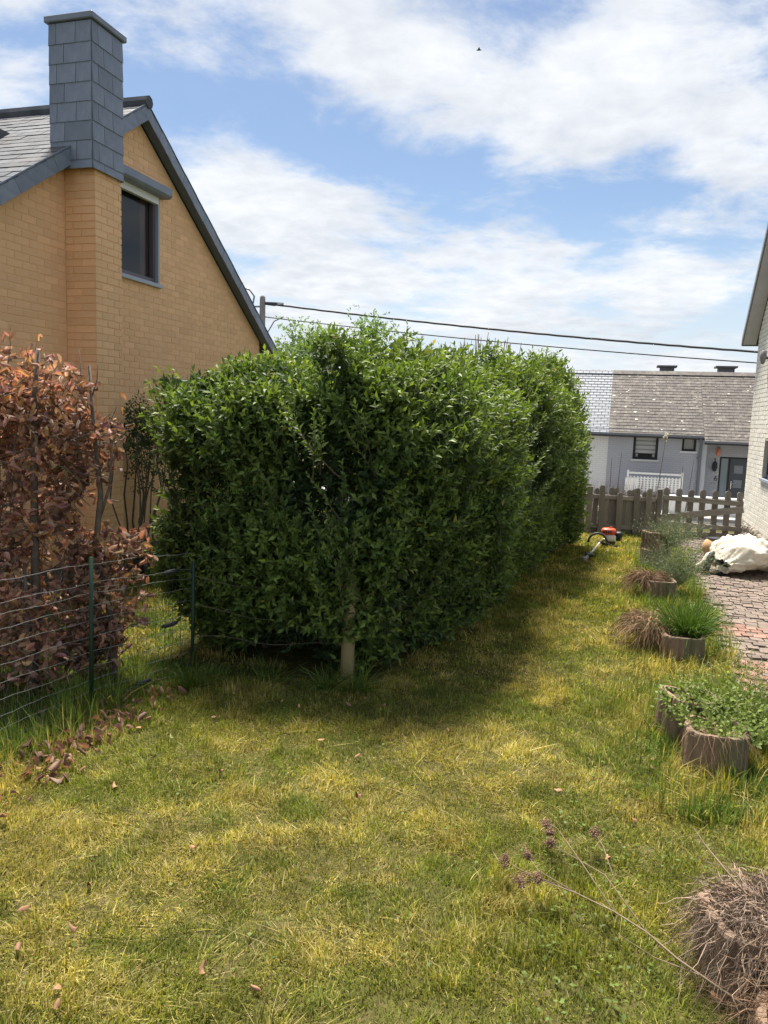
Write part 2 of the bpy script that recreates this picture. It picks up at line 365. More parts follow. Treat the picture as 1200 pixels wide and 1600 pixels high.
# ------------------------------------------------------------------ orange house
OX = -5.4; oy0, oy1, oyc = 4.75, 11.15, 7.95
oh = thing('orange_house', 'orange painted brick house with steep dark slate gable roof and slate-clad chimney', 'house', (OX, oyc, 0))
opaint = M('orange_masonry_paint', (.87, .545, .30), (.83, .51, .275), scale=5, rough=.75, bump=.5, bscale=45, tint=True, orand=.07, c3=(.80, .50, .28), s3=.8)
ojoint = M('orange_painted_joint', (.83, .515, .275), (.79, .485, .26), scale=7, rough=.85, bump=.4, bscale=60)
slate = M('blue_grey_slate', (.135, .165, .215), (.18, .21, .26), scale=4, rough=.42, bump=.25, bscale=25, spec=.55, tint=True, orand=.14, stretch=(1, 1, .4))
otop = gable_top(oyc, 5.17, .672); OWIN = (7.42, 8.36, 3.42, 4.44)
W = gable_wall(OX - .25, OX, oy0, oy1, -.05, otop, [OWIN], oyc)
W.box(-14.0, OX - .25, oy0, oy0 + .25, -.05, 2.95).box(-14.0, OX - .25, oy1 - .25, oy1, -.05, 2.95)
W.box(-14.25, -14.0, oy0, oy1, -.05, 2.95)
W.obj('wall', ojoint, oh)
colm = (6.71, 7.14, 0, 9)
bl = brick_list(oy0, oy1, .30, otop, .195, .0722, .009, [OWIN, colm])
cd = lambda b: math.hypot((b[0] + b[1]) / 2, OX) + (0 if b[2] > 2.2 and b[0] > 5.4 else 50)
lay_bricks(bl, OX, .0045, opaint, oh, cd)
# chimney breast column
G().box(OX + .001, -5.047, 6.722, 7.128, -.05, 4.27).obj('chimney_breast', ojoint, oh)
cb = oh.children[-1]
r = 0; z = .0; unit = None
gb = [brick_unit('brick', opaint)]
fronts = []; sides = []
while z < 4.25:
    h = .0722 - .009
    js = [6.712, 6.81, 7.005, 7.136] if r % 2 else [6.712, 6.90, 7.09, 7.136]
    for a, b in zip(js[:-1], js[1:]): fronts.append((a, b - .008 if b < 7.13 else b, z, z + h))
    js = [-5.395, -5.30, -5.048] if r % 2 else [-5.395, -5.20, -5.048]
    for a, b in zip(js[:-1], js[1:]): sides.append((a, b - .008 if b < -5.06 else b, z, z + h))
    z += .0722; r += 1
lay_bricks(fronts, -5.047, .006, opaint, cb, lambda b: -b[2], 140)
fy = brick_unit('brick', opaint)
for k, (a, b, c, d) in enumerate(sides): obj('brick', fy, cb, ((a + b) / 2, 6.722, (c + d) / 2), (0, 0, -math.pi / 2), (.007 * random.uniform(.8, 1.2), b - a, d - c))
# clad chimney
ck = G().box(-5.487, -5.008, 6.637, 7.118, 4.26, 5.58).obj('chimney', M('chimney_backing', (.05, .06, .07)), oh)
def slate_unit(name='slate'):
    gg = G(); gg.add([(-.5, 0, -.5), (.5, 0, -.5), (.5, 0, .5), (-.5, 0, .5), (-.495, -.014, -.5), (.495, -.014, -.5), (.495, -.006, .5), (-.495, -.006, .5)], [(4, 5, 6, 7), (0, 1, 5, 4), (1, 2, 6, 5), (2, 3, 7, 6), (3, 0, 4, 7)])
    return gg.mesh(name, slate)
su = slate_unit(); zt = 5.56; rr = 0
while zt > 4.3:
    hgt = .178; zb = max(zt - hgt, 4.235); cut = [.0, .36, 1] if rr % 2 else [0, .18, .64, 1]
    for (ox, oy, ang, wd) in ((-5.487, 6.637, 0, .479), (-5.008, 6.637, math.pi / 2, .481), (-5.008, 7.118, math.pi, .479), (-5.487, 7.118, -math.pi / 2, .481)):
        for a, b in zip(cut[:-1], cut[1:]):
            w = (b - a) * wd; mid = (a + b) / 2 * wd
            obj('slate', su, ck, (ox + math.cos(ang) * mid, oy + math.sin(ang) * mid, (zb + zt) / 2), (0, random.gauss(0, .006), ang), (w - .004, 1, zt - zb + .012))
    zt -= hgt; rr += 1
G().box(-5.522, -4.973, 6.602, 7.153, 5.575, 5.635).obj('chimney_cap', slate, ck, bevel=.008)
# roof: stepped slate courses, verge slates, soffit
def roof_slope(parent, x0, x1, ye, ze, yr, zr, rows, mat, name='slate_course', th=.014, step=None):
    """courses of slates from eave (ye,ze) to ridge (yr,zr), each lapping the one below"""
    d = Vector((0, yr - ye, zr - ze)); L = d.length; d.normalize(); n = Vector((1, 0, 0)).cross(d); n = n if n.z > 0 else -n
    for i in range(rows):
        a = Vector((0, ye, ze)) + d * (L * i / rows); b = Vector((0, ye, ze)) + d * (L * (i + 1.12) / rows if i < rows - 1 else L); gg = G()
        k = max(1, int((x1 - x0) / step)) if step else 1; off = (.5 if i % 2 else 0)
        xs = [x0] + [x0 + (j + off) * (x1 - x0) / k for j in range(1 if not off else 0, k)] + [x1] if k > 1 else [x0, x1]
        for p, q in zip(xs[:-1], xs[1:]):
            e = random.uniform(0, .005) if step else 0; t = random.uniform(.82, 1.15) if step else random.uniform(.93, 1.07); gp = .004 if step else 0
            A0 = a + n * (th * 2 + e); B0 = b + n * (th * .9 + e); A1 = a + n * (th + e); B1 = b - n * .002
            vs = [(x, v.y, v.z) for v in (A1, A0, B0, B1) for x in (p + gp, q - gp)]
            gg.add(vs, [(0, 1, 3, 2), (2, 3, 5, 4), (4, 5, 7, 6), (0, 2, 4, 6), (1, 7, 5, 3)], (t, t, t))
        gg.obj(name, mat, parent)
tiles = M('roof_slate_weathered', (.06, .068, .083), (.10, .108, .124), scale=5, rough=.7, bump=.3, bscale=40, spec=.3, tint=True, orand=.10, stretch=(1.5, .5, 1), c3=(.10, .095, .095), s3=1.5)
rg = G(); zr = 5.31; ye = 3.55
for s in (-1, 1): rg.prism([(oyc, zr), (oyc + s * ye, zr - .672 * ye), (oyc + s * ye, zr - .672 * ye - .09), (oyc, zr - .09)], 'x', -14.4, OX + .13)
roof = rg.obj('roof', M('roof_deck', (.06, .06, .065)), oh)
for s in (-1, 1): roof_slope(roof, -14.4, OX + .15, oyc + s * (ye + .04), zr - .672 * (ye + .04), oyc, zr, 30, tiles, step=.3 if s < 0 else None, th=.005)
G().tube([(-14.4, oyc, zr + .03), (OX + .16, oyc, zr + .03)], .07, 8).obj('ridge_capping', tiles, roof)
vu = G(); vu.add([(0, -.5, -.5), (0, .5, -.5), (0, .5, .5), (0, -.5, .5), (.012, -.497, -.5), (.012, .497, -.5), (.006, .497, .5), (.006, -.497, .5)], [(4, 5, 6, 7), (0, 1, 5, 4), (1, 2, 6, 5), (2, 3, 7, 6), (3, 0, 4, 7)])
vm_ = vu.mesh('verge_slate', slate); ang = math.atan(.672)
for s in (-1, 1):
    n = 14; Lr = ye / math.cos(ang)
    for i in range(n):
        m = (i + .5) * ye / n
        obj('verge_slate', vm_, roof, (OX + .135 + .003 * (i % 2), oyc + s * m, zr - .672 * m - .065), (-s * ang, 0, 0), (1, Lr / n + .02, .155))
G().prism([(oyc, 5.225), (oyc + ye, 5.225 - .672 * ye), (oyc + ye, 5.20 - .672 * ye), (oyc, 5.20), ], 'x', OX + .002, OX + .125).prism([(oyc, 5.225), (oyc - ye, 5.225 - .672 * ye), (oyc - ye, 5.20 - .672 * ye), (oyc, 5.20)], 'x', OX + .002, OX + .125).obj('soffit', M('slate_blue_soffit', (.14, .17, .22), rough=.6), roof)
dk = M('anthracite_metal', (.05, .06, .075), rough=.35, spec=.5)
for s in (-1, 1):
    yy = oyc + s * (ye + .11); zz0 = zr - .672 * ye - .10
    G().prism([(yy - .06, zz0), (yy - .06, zz0 - .07), (yy - .03, zz0 - .1), (yy + .03, zz0 - .1), (yy + .06, zz0 - .07), (yy + .06, zz0)], 'x', -14.4, OX + .14).obj('gutter', dk, roof)
G().tube([(OX - .2, oy1 + .15, 2.86), (OX - .12, oy1 + .07, 2.7), (OX - .12, oy1 + .07, .0)], .04, 10).obj('downpipe', M('zinc_pipe', (.22, .23, .24), rough=.45, metal=.3), oh)
# gable window
alu = M('grey_aluminium', (.33, .37, .43), rough=.35, spec=.5)
a, b, c, d = OWIN
wf = G().box(OX - .10, OX - .03, a, b, c, c + .06).box(OX - .10, OX - .03, a, b, d - .05, d).box(OX - .10, OX - .03, a, a + .06, c + .06, d - .05).box(OX - .10, OX - .03, b - .06, b, c + .06, d - .05).obj('window', M('window_plum_frame', (.12, .10, .12), rough=.4), oh)
G().box(OX - .085, OX - .078, a + .06, b - .06, c + .06, d - .05).obj('pane', glass('gable_glass', (.03, .035, .045), .62), wf)
G().box(OX - .06, OX + .05, a - .02, b + .03, c - .045, c).obj('sill', alu, wf, bevel=.004)
G().box(OX - .03, OX + .012, b - .012, b + .022, c, d - .01).obj('shutter_rail', alu, wf)
G().box(OX - .03, OX + .02, a, b - .014, d - .10, d - .01).obj('shutter_slat', M('white_pvc', (.72, .73, .72), rough=.4), wf)
bx = G().prism([(OX, 4.42), (OX + .12, 4.42), (OX + .15, 4.45), (OX + .15, 4.535), (OX, 4.555)], 'y', 7.145, 8.44).obj('shutter_box', slate, wf, bevel=.004)
G().add([(OX - .35, a, c - .1), (OX - .35, a + .42, c - .1), (OX - .33, a, d - .25), (OX - .28, a + .2, c + .2)], [(0, 1, 3), (0, 3, 2), (1, 2, 3)]).obj('curtain', M('grey_curtain', (.75, .77, .80)), wf)
G().lathe([(0.001, 0), (.06, .02), (.08, .07), (.06, .12), (.001, .14)], (OX - .3, a + .5, c + .12), 12).obj('lamp_shade', M('cream_shade', (.6, .58, .52)), wf, smooth=True)
G().box(OX - 1.2, OX - 1.1, a - .6, b + .6, c - .6, d + .4).obj('room_wall', M('dim_room', (.12, .12, .13)), wf)
# plinth stones and kerb
pst = M('dark_plinth_stone', (.11, .095, .08), (.19, .165, .14), scale=8, rough=.9, bump=.7, bscale=40, tint=True, orand=.2)
pl = G().box(OX + .001, OX + .02, oy0, oy1, -.05, .285).obj('plinth', M('plinth_mortar', (.13, .12, .11), (.09, .085, .08), rough=.95), oh)
stu = G().box(0, 1, -.5, .5, -.5, .5).mesh('stone', pst, bevel=.06)
for j, (zl, zh) in enumerate(((-.02, .12), (.13, .28))):
    y = oy0 + .02
    while y < oy1 - .1:
        w = min(random.uniform(.16, .34), oy1 - y)
        obj('stone', stu, pl, (OX + .018, y + w / 2, (zl + zh) / 2), (0, 0, 0), (random.uniform(.015, .03), w - .012, zh - zl - .008)); y += w
kb = M('mossy_concrete', (.13, .125, .10), (.09, .10, .06), scale=5, rough=.95, bump=.5, bscale=50)
G().box(OX + .06, OX + .19, oy0 + .6, oy1 + .4, -.1, .085).obj('kerb', kb, oh, bevel=.012)

# ------------------------------------------------------------------ white house at the drive
WX = 2.46; wy0, wy1, wyc = 7.9, 15.875, 11.89
wh = thing('white_house', 'white painted brick house with rubble stone base beside the paved drive', 'house', (WX, wyc, 0))
wpaint = M('white_masonry_paint', (.80, .77, .70), (.74, .71, .64), scale=6, rough=.7, bump=.45, bscale=45, tint=True, orand=.04, c3=(.76, .70, .60), s3=1.3)
wjoint = M('white_painted_joint', (.56, .53, .47), (.48, .45, .40), scale=8, rough=.85)
wtop = gable_top(wyc, 7.70, 1.0); WWIN = (12.75, 14.30, 1.13, 1.76)
W = gable_wall(WX, WX + .28, wy0, wy1, -.05, wtop, [WWIN], wyc)
W.box(WX + .28, 11, wy1 - .28, wy1, -.05, 3.7).box(WX + .28, 11, wy0, wy0 + .28, -.05, 3.7)
W.obj('wall', wjoint, wh)
bl = brick_list(wy0, wy1, .24, wtop, .20, .078, .009, [WWIN])
lay_bricks(bl, WX, -.007, wpaint, wh, lambda b: (0 if (b[0] > 13.1 and b[2] < 5) else 60) + math.hypot(b[0], WX) + b[2] * .3)
bl2 = [(a, b, c, d) for (a, b, c, d) in brick_list(WX, 11, .24, lambda q: 3.6, .20, .078, .009, [])]
wr = G()
for s in (-1, 1): wr.prism([(wyc, 7.85), (wyc + s * 4.2, 3.65), (wyc + s * 4.2, 3.55), (wyc, 7.75)], 'x', WX - .235, 11.4)
wroof = wr.obj('roof', M('roof_deck', (.06, .06, .065)), wh)
for s in (-1, 1): roof_slope(wroof, WX - .25, 11.4, wyc + s * 4.24, 3.62, wyc, 7.86, 30, tiles)
brd = M('grey_bargeboard', (.20, .21, .24), (.26, .27, .30), scale=3, rough=.5, stretch=(1, .2, .2))
for s in (-1, 1):
    G().prism([(wyc + s * .0, 7.88), (wyc + s * 4.24, 3.64), (wyc + s * 4.24, 3.50), (wyc, 7.74)], 'x', WX - .262, WX - .238).obj('bargeboard', brd, wroof)
    G().prism([(wyc, 7.735), (wyc + s * 4.2, 3.535), (wyc + s * 4.2, 3.515), (wyc, 7.715)], 'x', WX - .234, WX - .012).obj('soffit', M('pale_soffit', (.42, .43, .47), (.48, .48, .52), scale=4), wroof)
    yy = wyc + s * 4.31
    G().prism([(yy - .06, 3.6), (yy - .055, 3.53), (yy - .025, 3.5), (yy + .025, 3.5), (yy + .055, 3.53), (yy + .06, 3.6)], 'x', WX - .24, 11.4).obj('gutter', dk, wroof)
a, b, c, d = WWIN
wf = G().box(WX + .06, WX + .12, a, b, c, c + .06).box(WX + .06, WX + .12, a, b, d - .06, d).box(WX + .06, WX + .12, a, a + .06, c + .06, d - .06).box(WX + .06, WX + .12, b - .06, b, c + .06, d - .06).obj('window', dk, wh)
G().box(WX + .085, WX + .092, a + .06, b - .06, c + .06, d - .06).obj('pane', glass('house_glass', (.03, .03, .035), .2), wf)
G().box(WX - .04, WX + .06, a - .03, b + .03, c - .05, c).obj('sill', alu, wf, bevel=.004)
G().box(WX + .3, WX + .9, a - .2, b + .2, c - .2, d + .2).obj('room_wall', M('dim_room', (.12, .12, .13)), wf)
lp = G().lathe([(.001, .14), (.05, .13), (.055, .02), (.03, -.08), (.001, -.1)], (WX - .09, 14.72, 3.15), 10).obj('wall_lamp', M('grey_lamp', (.18, .18, .19), rough=.4), wh, smooth=True)
G().box(WX - .10, WX, 14.70, 14.74, 3.14, 3.18).obj('lamp_bracket', dk, lp)
# rubble stone base
rub = M('rubble_stone', (.36, .32, .27), (.24, .215, .18), scale=9, rough=.95, bump=.9, bscale=35, tint=True, orand=.25)
rb = G().box(WX - .02, WX - .001, wy0, wy1, -.05, .235).obj('stone_base', M('rubble_mortar', (.20, .19, .17), (.15, .14, .125), scale=15, rough=.95, bump=.5), wh)
gg = G(); gg.lathe([(.001, -.5), (.32, -.42), (.48, -.2), (.5, .15), (.36, .42), (.001, .5)], n=9)
ru = []
for k in range(4):
    m_ = gg.mesh('rubble_stone', rub, smooth=False)
    for v in m_.vertices: v.co *= random.uniform(.85, 1.12)
    ru.append(m_)
y = wy1 - .02; n = 0
while y > wy0 + .1:
    for zc_ in ((.06, .17) if y > 8 else (.1,)):
        w = random.uniform(.14, .26)
        obj('rubble_stone', random.choice(ru), rb, (WX - .02, y - w / 2 - random.uniform(0, .05), zc_ + random.uniform(-.02, .02)), (random.uniform(-.3, .3), random.uniform(-.3, .3), random.uniform(-.3, .3)), (random.uniform(.09, .16), w, random.uniform(.11, .16)))
    y -= random.uniform(.15, .21)

# ------------------------------------------------------------------ terrace across the street
RY, RZ = 29.0, -.93
def course_mat(name, c1, c2, joint, rowh, bw, bump=.4, ms=.09):
    m = bpy.data.materials.new(name); m.use_nodes = True; t = m.node_tree; N = t.nodes; L = t.links; b = N['Principled BSDF']; b.inputs['Roughness'].default_value = .75
    co = N.new('ShaderNodeTexCoord'); sp = N.new('ShaderNodeSeparateXYZ'); cm = N.new('ShaderNodeCombineXYZ'); L.new(co.outputs['Object'], sp.inputs[0]); L.new(sp.outputs[0], cm.inputs[0]); L.new(sp.outputs[2], cm.inputs[1])
    br = N.new('ShaderNodeTexBrick'); L.new(cm.outputs[0], br.inputs['Vector']); br.inputs['Color1'].default_value = (*c1, 1); br.inputs['Color2'].default_value = (*c2, 1); br.inputs['Mortar'].default_value = (*joint, 1)
    br.inputs['Scale'].default_value = 1; br.inputs['Brick Width'].default_value = bw; br.inputs['Row Height'].default_value = rowh; br.inputs['Mortar Size'].default_value = rowh * ms; br.inputs['Mortar Smooth'].default_value = .2
    L.new(br.outputs['Color'], b.inputs['Base Color'])
    bp = N.new('ShaderNodeBump'); bp.inputs['Strength'].default_value = bump; bp.inputs['Distance'].default_value = .01; iv = N.new('ShaderNodeMath'); iv.operation = 'SUBTRACT'; iv.inputs[0].default_value = 1; L.new(br.outputs['Fac'], iv.inputs[1]); L.new(iv.outputs[0], bp.inputs['Height']); L.new(bp.outputs[0], b.inputs['Normal'])
    return m
rslate = M('old_slate_with_lichen', (.08, .07, .066), (.13, .117, .108), scale=7, rough=.75, bump=.4, bscale=40, tint=True, detail=8, orand=.08, c3=(.20, .18, .155), s3=3.2)
lgap = M('dark_slate_gap', (.07, .075, .085), rough=.8)  # dark roof deck that shows between the slates
def terrace(name, label, x0, x1, wallmat, slatemat, holes, ef, step, deck):
    t = thing(name, label, 'house', ((x0 + x1) / 2, RY, RZ))
    gg = G(); br = sorted({x0, x1} | {h[0] for h in holes} | {h[1] for h in holes})
    for a, b in zip(br[:-1], br[1:]):
        lo = RZ - .2
        for h in holes:
            if h[0] <= a + 1e-6 and h[1] >= b - 1e-6: gg.box(a, b, RY, RY + .25, lo, h[2]); lo = h[3]
        gg.box(a, b, RY, RY + .25, lo, 1.78)
    gg.prism([(RY + .25, RZ), (RY + 6, RZ), (RY + 6, 1.8), (RY + 3, 3.85), (RY + .25, 1.9)], 'x', x1 - .2, x1 - .002)
    gg.prism([(RY + .25, RZ), (RY + 6, RZ), (RY + 6, 1.8), (RY + 3, 3.85), (RY + .25, 1.9)], 'x', x0 + .002, x0 + .2)
    gg.obj('wall', wallmat, t)
    yr, zr_ = RY + 3, 3.97
    sl_ = (zr_ - 1.74) / 3.0
    rf = G().prism([(ef, zr_ - sl_ * (yr - ef)), (yr, zr_), (yr + 3.2, zr_ - sl_ * 3.2), (yr + 3.2, zr_ - sl_ * 3.2 - .08), (yr, zr_ - .08), (ef, zr_ - sl_ * (yr - ef) - .08)], 'x', x0, x1).obj('roof', deck, t)
    roof_slope(rf, x0, x1, ef - .03, zr_ - sl_ * (yr - ef + .03) + .004, yr, zr_, 22, slatemat, step=step, th=.012)
    rc = G()
    for i in range(int((x1 - x0) / .4)):
        q = random.uniform(.85, 1.15) ; rc.prism([(yr - .2, zr_ - .10), (yr - .2, zr_ - .08), (yr, zr_ + .07), (yr + .2, zr_ - .08), (yr + .2, zr_ - .10), (yr, zr_ + .04)], 'x', x0 + i * .4, x0 + i * .4 + .395, (q, q, q))
    rc.obj('ridge_capping', slatemat, rf)
    return t, rf
wbrick = course_mat('white_painted_courses', (.74, .74, .73), (.72, .72, .71), (.58, .58, .58), .075, .22)
gbrick = course_mat('grey_painted_courses', (.42, .43, .475), (.40, .41, .455), (.33, .34, .37), .075, .22)
lslate = course_mat('pale_blue_slate', (.30, .33, .375), (.24, .265, .305), (.055, .058, .065), .108, .24, .5, ms=.15)
tw, twr = terrace('white_terraced_house', 'white-walled terraced house with pale bluish slate roof across the street', -9.0, -.18, wbrick, lslate, [], RY - .22, None, lgap)
GW1 = (.70, 1.55, .72, 1.60); GW2 = (2.33, 2.80, 1.08, 1.62)
tg, tgr = terrace('grey_terraced_house', 'grey painted terraced house with lichen-spotted brown slate roof and dark front door', -.18, 3.02, gbrick, rslate, [GW1, GW2], RY - .22, .24, lgap)
# porch end of the grey house: recessed wall, roof carried lower
PY = 29.45
dx0, dx1, dz = 3.66, 4.78, .93
pg = G().box(3.02, dx0, PY, PY + .25, RZ - .2, 1.75).box(dx0, dx1, PY, PY + .25, dz, 1.75).box(dx1, 8.0, PY, PY + .25, RZ - .2, 1.75)
pg.prism([(PY + .25, RZ), (RY + 6, RZ), (RY + 6, 1.8), (RY + 3, 3.85), (PY + .25, 2.0)], 'x', 7.8, 7.998).obj('porch_wall', gbrick, tg)
G().box(3.021, 3.16, RY + .01, PY - .002, RZ - .1, 1.62).obj('return_wall', M('pale_grey_render', (.52, .53, .56)), tg)
sl_ = (3.97 - 1.74) / 3.0; ef = RY - .42
rf2 = G().prism([(ef, 3.97 - sl_ * (RY + 3 - ef)), (RY + 3, 3.97), (RY + 6.2, 3.97 - sl_ * 3.2), (RY + 6.2, 3.9 - sl_ * 3.2), (RY + 3, 3.89), (ef, 3.89 - sl_ * (RY + 3 - ef))], 'x', 3.022, 8.0).obj('porch_roof', lgap, tg)
roof_slope(rf2, 3.022, 8.0, ef - .03, 3.97 - sl_ * (RY + 3 - ef + .03) + .004, RY + 3, 3.97, 24, rslate, step=.24, th=.012)
G().prism([(RY + 2.8, 3.87), (RY + 2.8, 3.89), (RY + 3, 4.04), (RY + 3.2, 3.89), (RY + 3.2, 3.87), (RY + 3, 4.01)], 'x', 3.03, 8.0).obj('ridge_capping', rslate, rf2)
lich = M('white_lichen', (.62, .60, .55), (.5, .48, .42), scale=30, rough=.95)
lg = G()
for i in range(95):
    x = random.uniform(-.1, 5.2); u = random.uniform(.03, .97); yy = RY - .3 + u * 3.2; q = random.uniform(.012, .032) * (1.6 if random.random() < .1 else 1)
    if x < 3 and yy < RY - .15: continue
    z = 3.97 - sl_ * (RY + 3 - yy) + .036; nv = 7; dyz = math.hypot(1, sl_)
    ph = random.random() * 6; pts = [(x + q * 1.5 * random.uniform(.6, 1.2) * math.cos(ph + j * 6.283 / nv), q * random.uniform(.6, 1.2) * math.sin(ph + j * 6.283 / nv)) for j in range(nv)]
    lg.add([(a, yy + b / dyz, z + b * sl_ / dyz) for a, b in pts] + [(x, yy - .004 * sl_, z + .006)], [(j, (j + 1) % nv, nv) for j in range(nv)])
tag(lg.obj('lichen', lich, tg), kind='stuff')
chm = M('dark_clad_chimney', (.09, .095, .11), (.13, .13, .14), scale=5, rough=.7)
for (xa, xb, zc_) in ((1.52, 2.12, 4.26), (3.66, 4.30, 4.27)):
    c_ = G().box(xa + .06, xb - .02, RY + 3.5, RY + 4.05, 3.3, zc_ - .03).obj('chimney', chm, tg); G().box(xa - .06, xb + .08, RY + 3.4, RY + 4.15, zc_ - .03, zc_ + .03).obj('chimney_cap', chm, c_)
# gutters and pipes
zg = M('dark_zinc', (.16, .17, .20), rough=.45, spec=.5)
G().box(-9, -.185, RY - .36, RY - .25, 1.56, 1.64).obj('gutter', zg, tw); G().box(-.175, 2.99, RY - .36, RY - .25, 1.56, 1.64).obj('gutter', zg, tg)
G().box(3.0, 8.0, RY - .56, RY - .45, 1.41, 1.48).obj('gutter', zg, tg)
G().tube([(2.93, RY - .3, 1.55), (2.95, RY - .06, 1.35), (2.95, RY - .06, RZ)], .045, 8).obj('downpipe', zg, tg)
G().box(2.85, 3.0, RY - .12, RY - .005, .82, .88).obj('pipe_collar', zg, tg)
frm = M('dark_window_frame', (.022, .025, .03), rough=.4)
blind = M('white_blind', (.72, .73, .72), rough=.7); bst = M('grey_blind_stripe', (.40, .43, .43), rough=.7)
def small_window(h, fw, parent):
    a, b, c, d = h
    f = G().box(a, b, RY + .05, RY + .11, c, c + fw).box(a, b, RY + .05, RY + .11, d - fw, d).box(a, a + fw, RY + .05, RY + .11, c + fw, d - fw).box(b - fw, b, RY + .05, RY + .11, c + fw, d - fw).obj('window', frm, parent)
    G().box(a + fw, b - fw, RY + .075, RY + .082, c + fw, d - fw).obj('pane', glass('street_glass', (.04, .045, .05), .88), f)
    G().box(a - .05, b + .05, RY - .05, RY + .05, c - .06, c).obj('sill', M('pale_sill', (.62, .62, .63)), f)
    return f
f1 = small_window(GW1, .085, tg); f2 = small_window(GW2, .075, tg)
a, b, c, d = GW1; z = d - .09; k = 0
while z > c + .30:
    hh = .105 if k % 2 == 0 else .05
    G().box(a + .085, b - .085, RY + .12, RY + .125, z - hh, z).obj('blind_stripe', blind if k % 2 == 0 else bst, f1); z -= hh; k += 1
cv = G(); nseg = 18; xs = [a + .09 + (b - a - .18) * i / nseg for i in range(nseg + 1)]
for i in range(nseg): 
    lo = lambda u: c + .24 + .05 * abs(math.sin(u * math.pi * 3 / 1)) 
    u0, u1 = i / nseg, (i + 1) / nseg; cv.add([(xs[i], RY + .118, lo(u0)), (xs[i + 1], RY + .118, lo(u1)), (xs[i + 1], RY + .118, z + .02), (xs[i], RY + .118, z + .02)], [(0, 1, 2, 3)])
cv.obj('scalloped_curtain', blind, f1)
for u in (.13, .8): G().box(a + u * (b - a), a + u * (b - a) + .07, RY + .13, RY + .17, c + .09, c + .19).obj('window_ornament', blind, f1)
G().box(a, b, RY + .5, RY + .52, c - .1, d + .1).obj('room_wall', M('dim_room', (.12, .12, .13)), f1)
a, b, c, d = GW2; G().box(a + .075, b - .075, RY + .12, RY + .125, c + .075, d - .075).obj('net_curtain', M('net', (.55, .57, .57)), f2)
# door
dm = M('anthracite_door', (.055, .07, .09), (.065, .08, .10), scale=3, rough=.4, spec=.5)
dr = G().box(dx0 + .36, dx1, PY + .06, PY + .12, RZ, dz - .06).obj('door', dm, tg)
G().box(dx0, dx0 + .06, PY + .03, PY + .14, RZ, dz).box(dx0 + .06, dx1, PY + .03, PY + .14, dz - .058, dz).box(dx0 + .30, dx0 + .358, PY + .03, PY + .14, RZ, dz - .058).obj('door_frame', frm, dr)
G().box(dx0 + .062, dx0 + .298, PY + .08, PY + .09, RZ, dz - .06).obj('side_pane', M('frosted_side_glass', (.22, .28, .32), rough=.2, spec=.6), dr)
for zc_ in (.50, -.01): G().box(dx0 + .50, dx0 + .78, PY + .045, PY + .06, zc_ - .14, zc_ + .14).obj('door_light', M('frosted_glass', (.27, .30, .33), (.20, .22, .25), scale=20, rough=.25), dr)
G().box(dx0 + .42, dx0 + .45, PY + .02, PY + .06, -.18, .08).tube([(dx0 + .435, PY + .02, .0), (dx0 + .435, PY - .02, .0), (dx0 + .56, PY - .02, .0)], .014, 6).obj('handle', M('steel', (.7, .7, .7), rough=.25, metal=.8), dr)
G().lathe([(.001, .28), (.05, .26), (.06, .12), (.045, 0), (.001, -.02)], (3.585, PY - .07, .96), 10).obj('orange_lantern', M('orange_glass', (.75, .22, .09), rough=.3), tg, smooth=True)
G().box(3.57, 3.60, PY - .08, PY, 1.22, 1.27).obj('lantern_bracket', frm, tg)
wl_ = G().lathe([(.001, .22), (.07, .17), (.09, .0), (.05, -.14), (.001, -.16)], (3.50, PY - .1, .55), 8).tube([(3.50, PY - .1, .76), (3.50, PY - .06, .86), (3.50, PY, .82)], .014, 6).obj('black_wall_lantern', frm, tg)
G().box(3.47, 3.65, PY - .012, PY - .001, .30, .40).obj('name_plate', M('plate_white', (.62, .62, .60)), tg)
G().box(3.49, 3.63, PY - .018, PY - .013, .36, .372).box(3.50, 3.60, PY - .018, PY - .013, .325, .337).obj('plate_lettering', frm, tg)
tx = bpy.data.curves.new('house_number', 'FONT'); tx.body = '6'; tx.size = .26; tx.extrude = .008; tx.align_x = 'CENTER'
tmp = bpy.data.objects.new('house_number_curve', tx); sc.collection.objects.link(tmp); bpy.context.view_layer.update()
nm = bpy.data.meshes.new_from_object(tmp.evaluated_get(bpy.context.evaluated_depsgraph_get())); bpy.data.objects.remove(tmp); nm.materials.clear(); nm.materials.append(frm)
obj('house_number', nm, tg, (3.575, PY - .015, .07), (math.pi / 2, 0, 0))
G().box(3.44, 3.58, PY - .05, PY - .001, -.07, -.0).box(3.45, 3.57, PY - .055, PY - .051, -.03, -.02).obj('doorbell_box', M('steel_box', (.35, .36, .38), rough=.4), tg)
G().box(-.195, -.165, RY - .012, RY - .001, RZ, 1.56).obj('party_joint', wbrick, tw)
# low white wall and bench before the grey house
lw = thing('garden_wall', 'low white rendered wall with coping behind the picket gate', 'wall', (2.9, 27.2, RZ))
wht = M('white_render', (.80, .80, .78), (.74, .74, .72), scale=4, rough=.8, bump=.2)
G().box(1.9, 4.6, 27.1, 27.3, RZ - .1, -.42).obj('wall', wht, lw); G().box(1.85, 4.65, 27.04, 27.36, -.42, -.34).obj('coping', wht, lw, bevel=.01)
bench = thing('garden_bench', 'white slatted garden bench with high posts against the grey house', 'bench', (1.45, 28.3, RZ))
wp = M('white_gloss_paint', (.82, .82, .80), (.76, .76, .74), scale=8, rough=.45)
BY = 28.2
def bz(z): return z
for x in (.58, 2.36): G().box(x - .035, x + .035, BY, BY + .07, RZ, .36).obj('post', wp, bench)
G().box(.62, 2.32, BY + .01, BY + .06, .24, .30).obj('top_rail', wp, bench)
for zc_ in (.10, .02, -.06, -.14, -.22, -.30): G().box(.62, 2.32, BY + .025, BY + .05, zc_ - .022, zc_ + .022).obj('slat', wp, bench)
x = .68
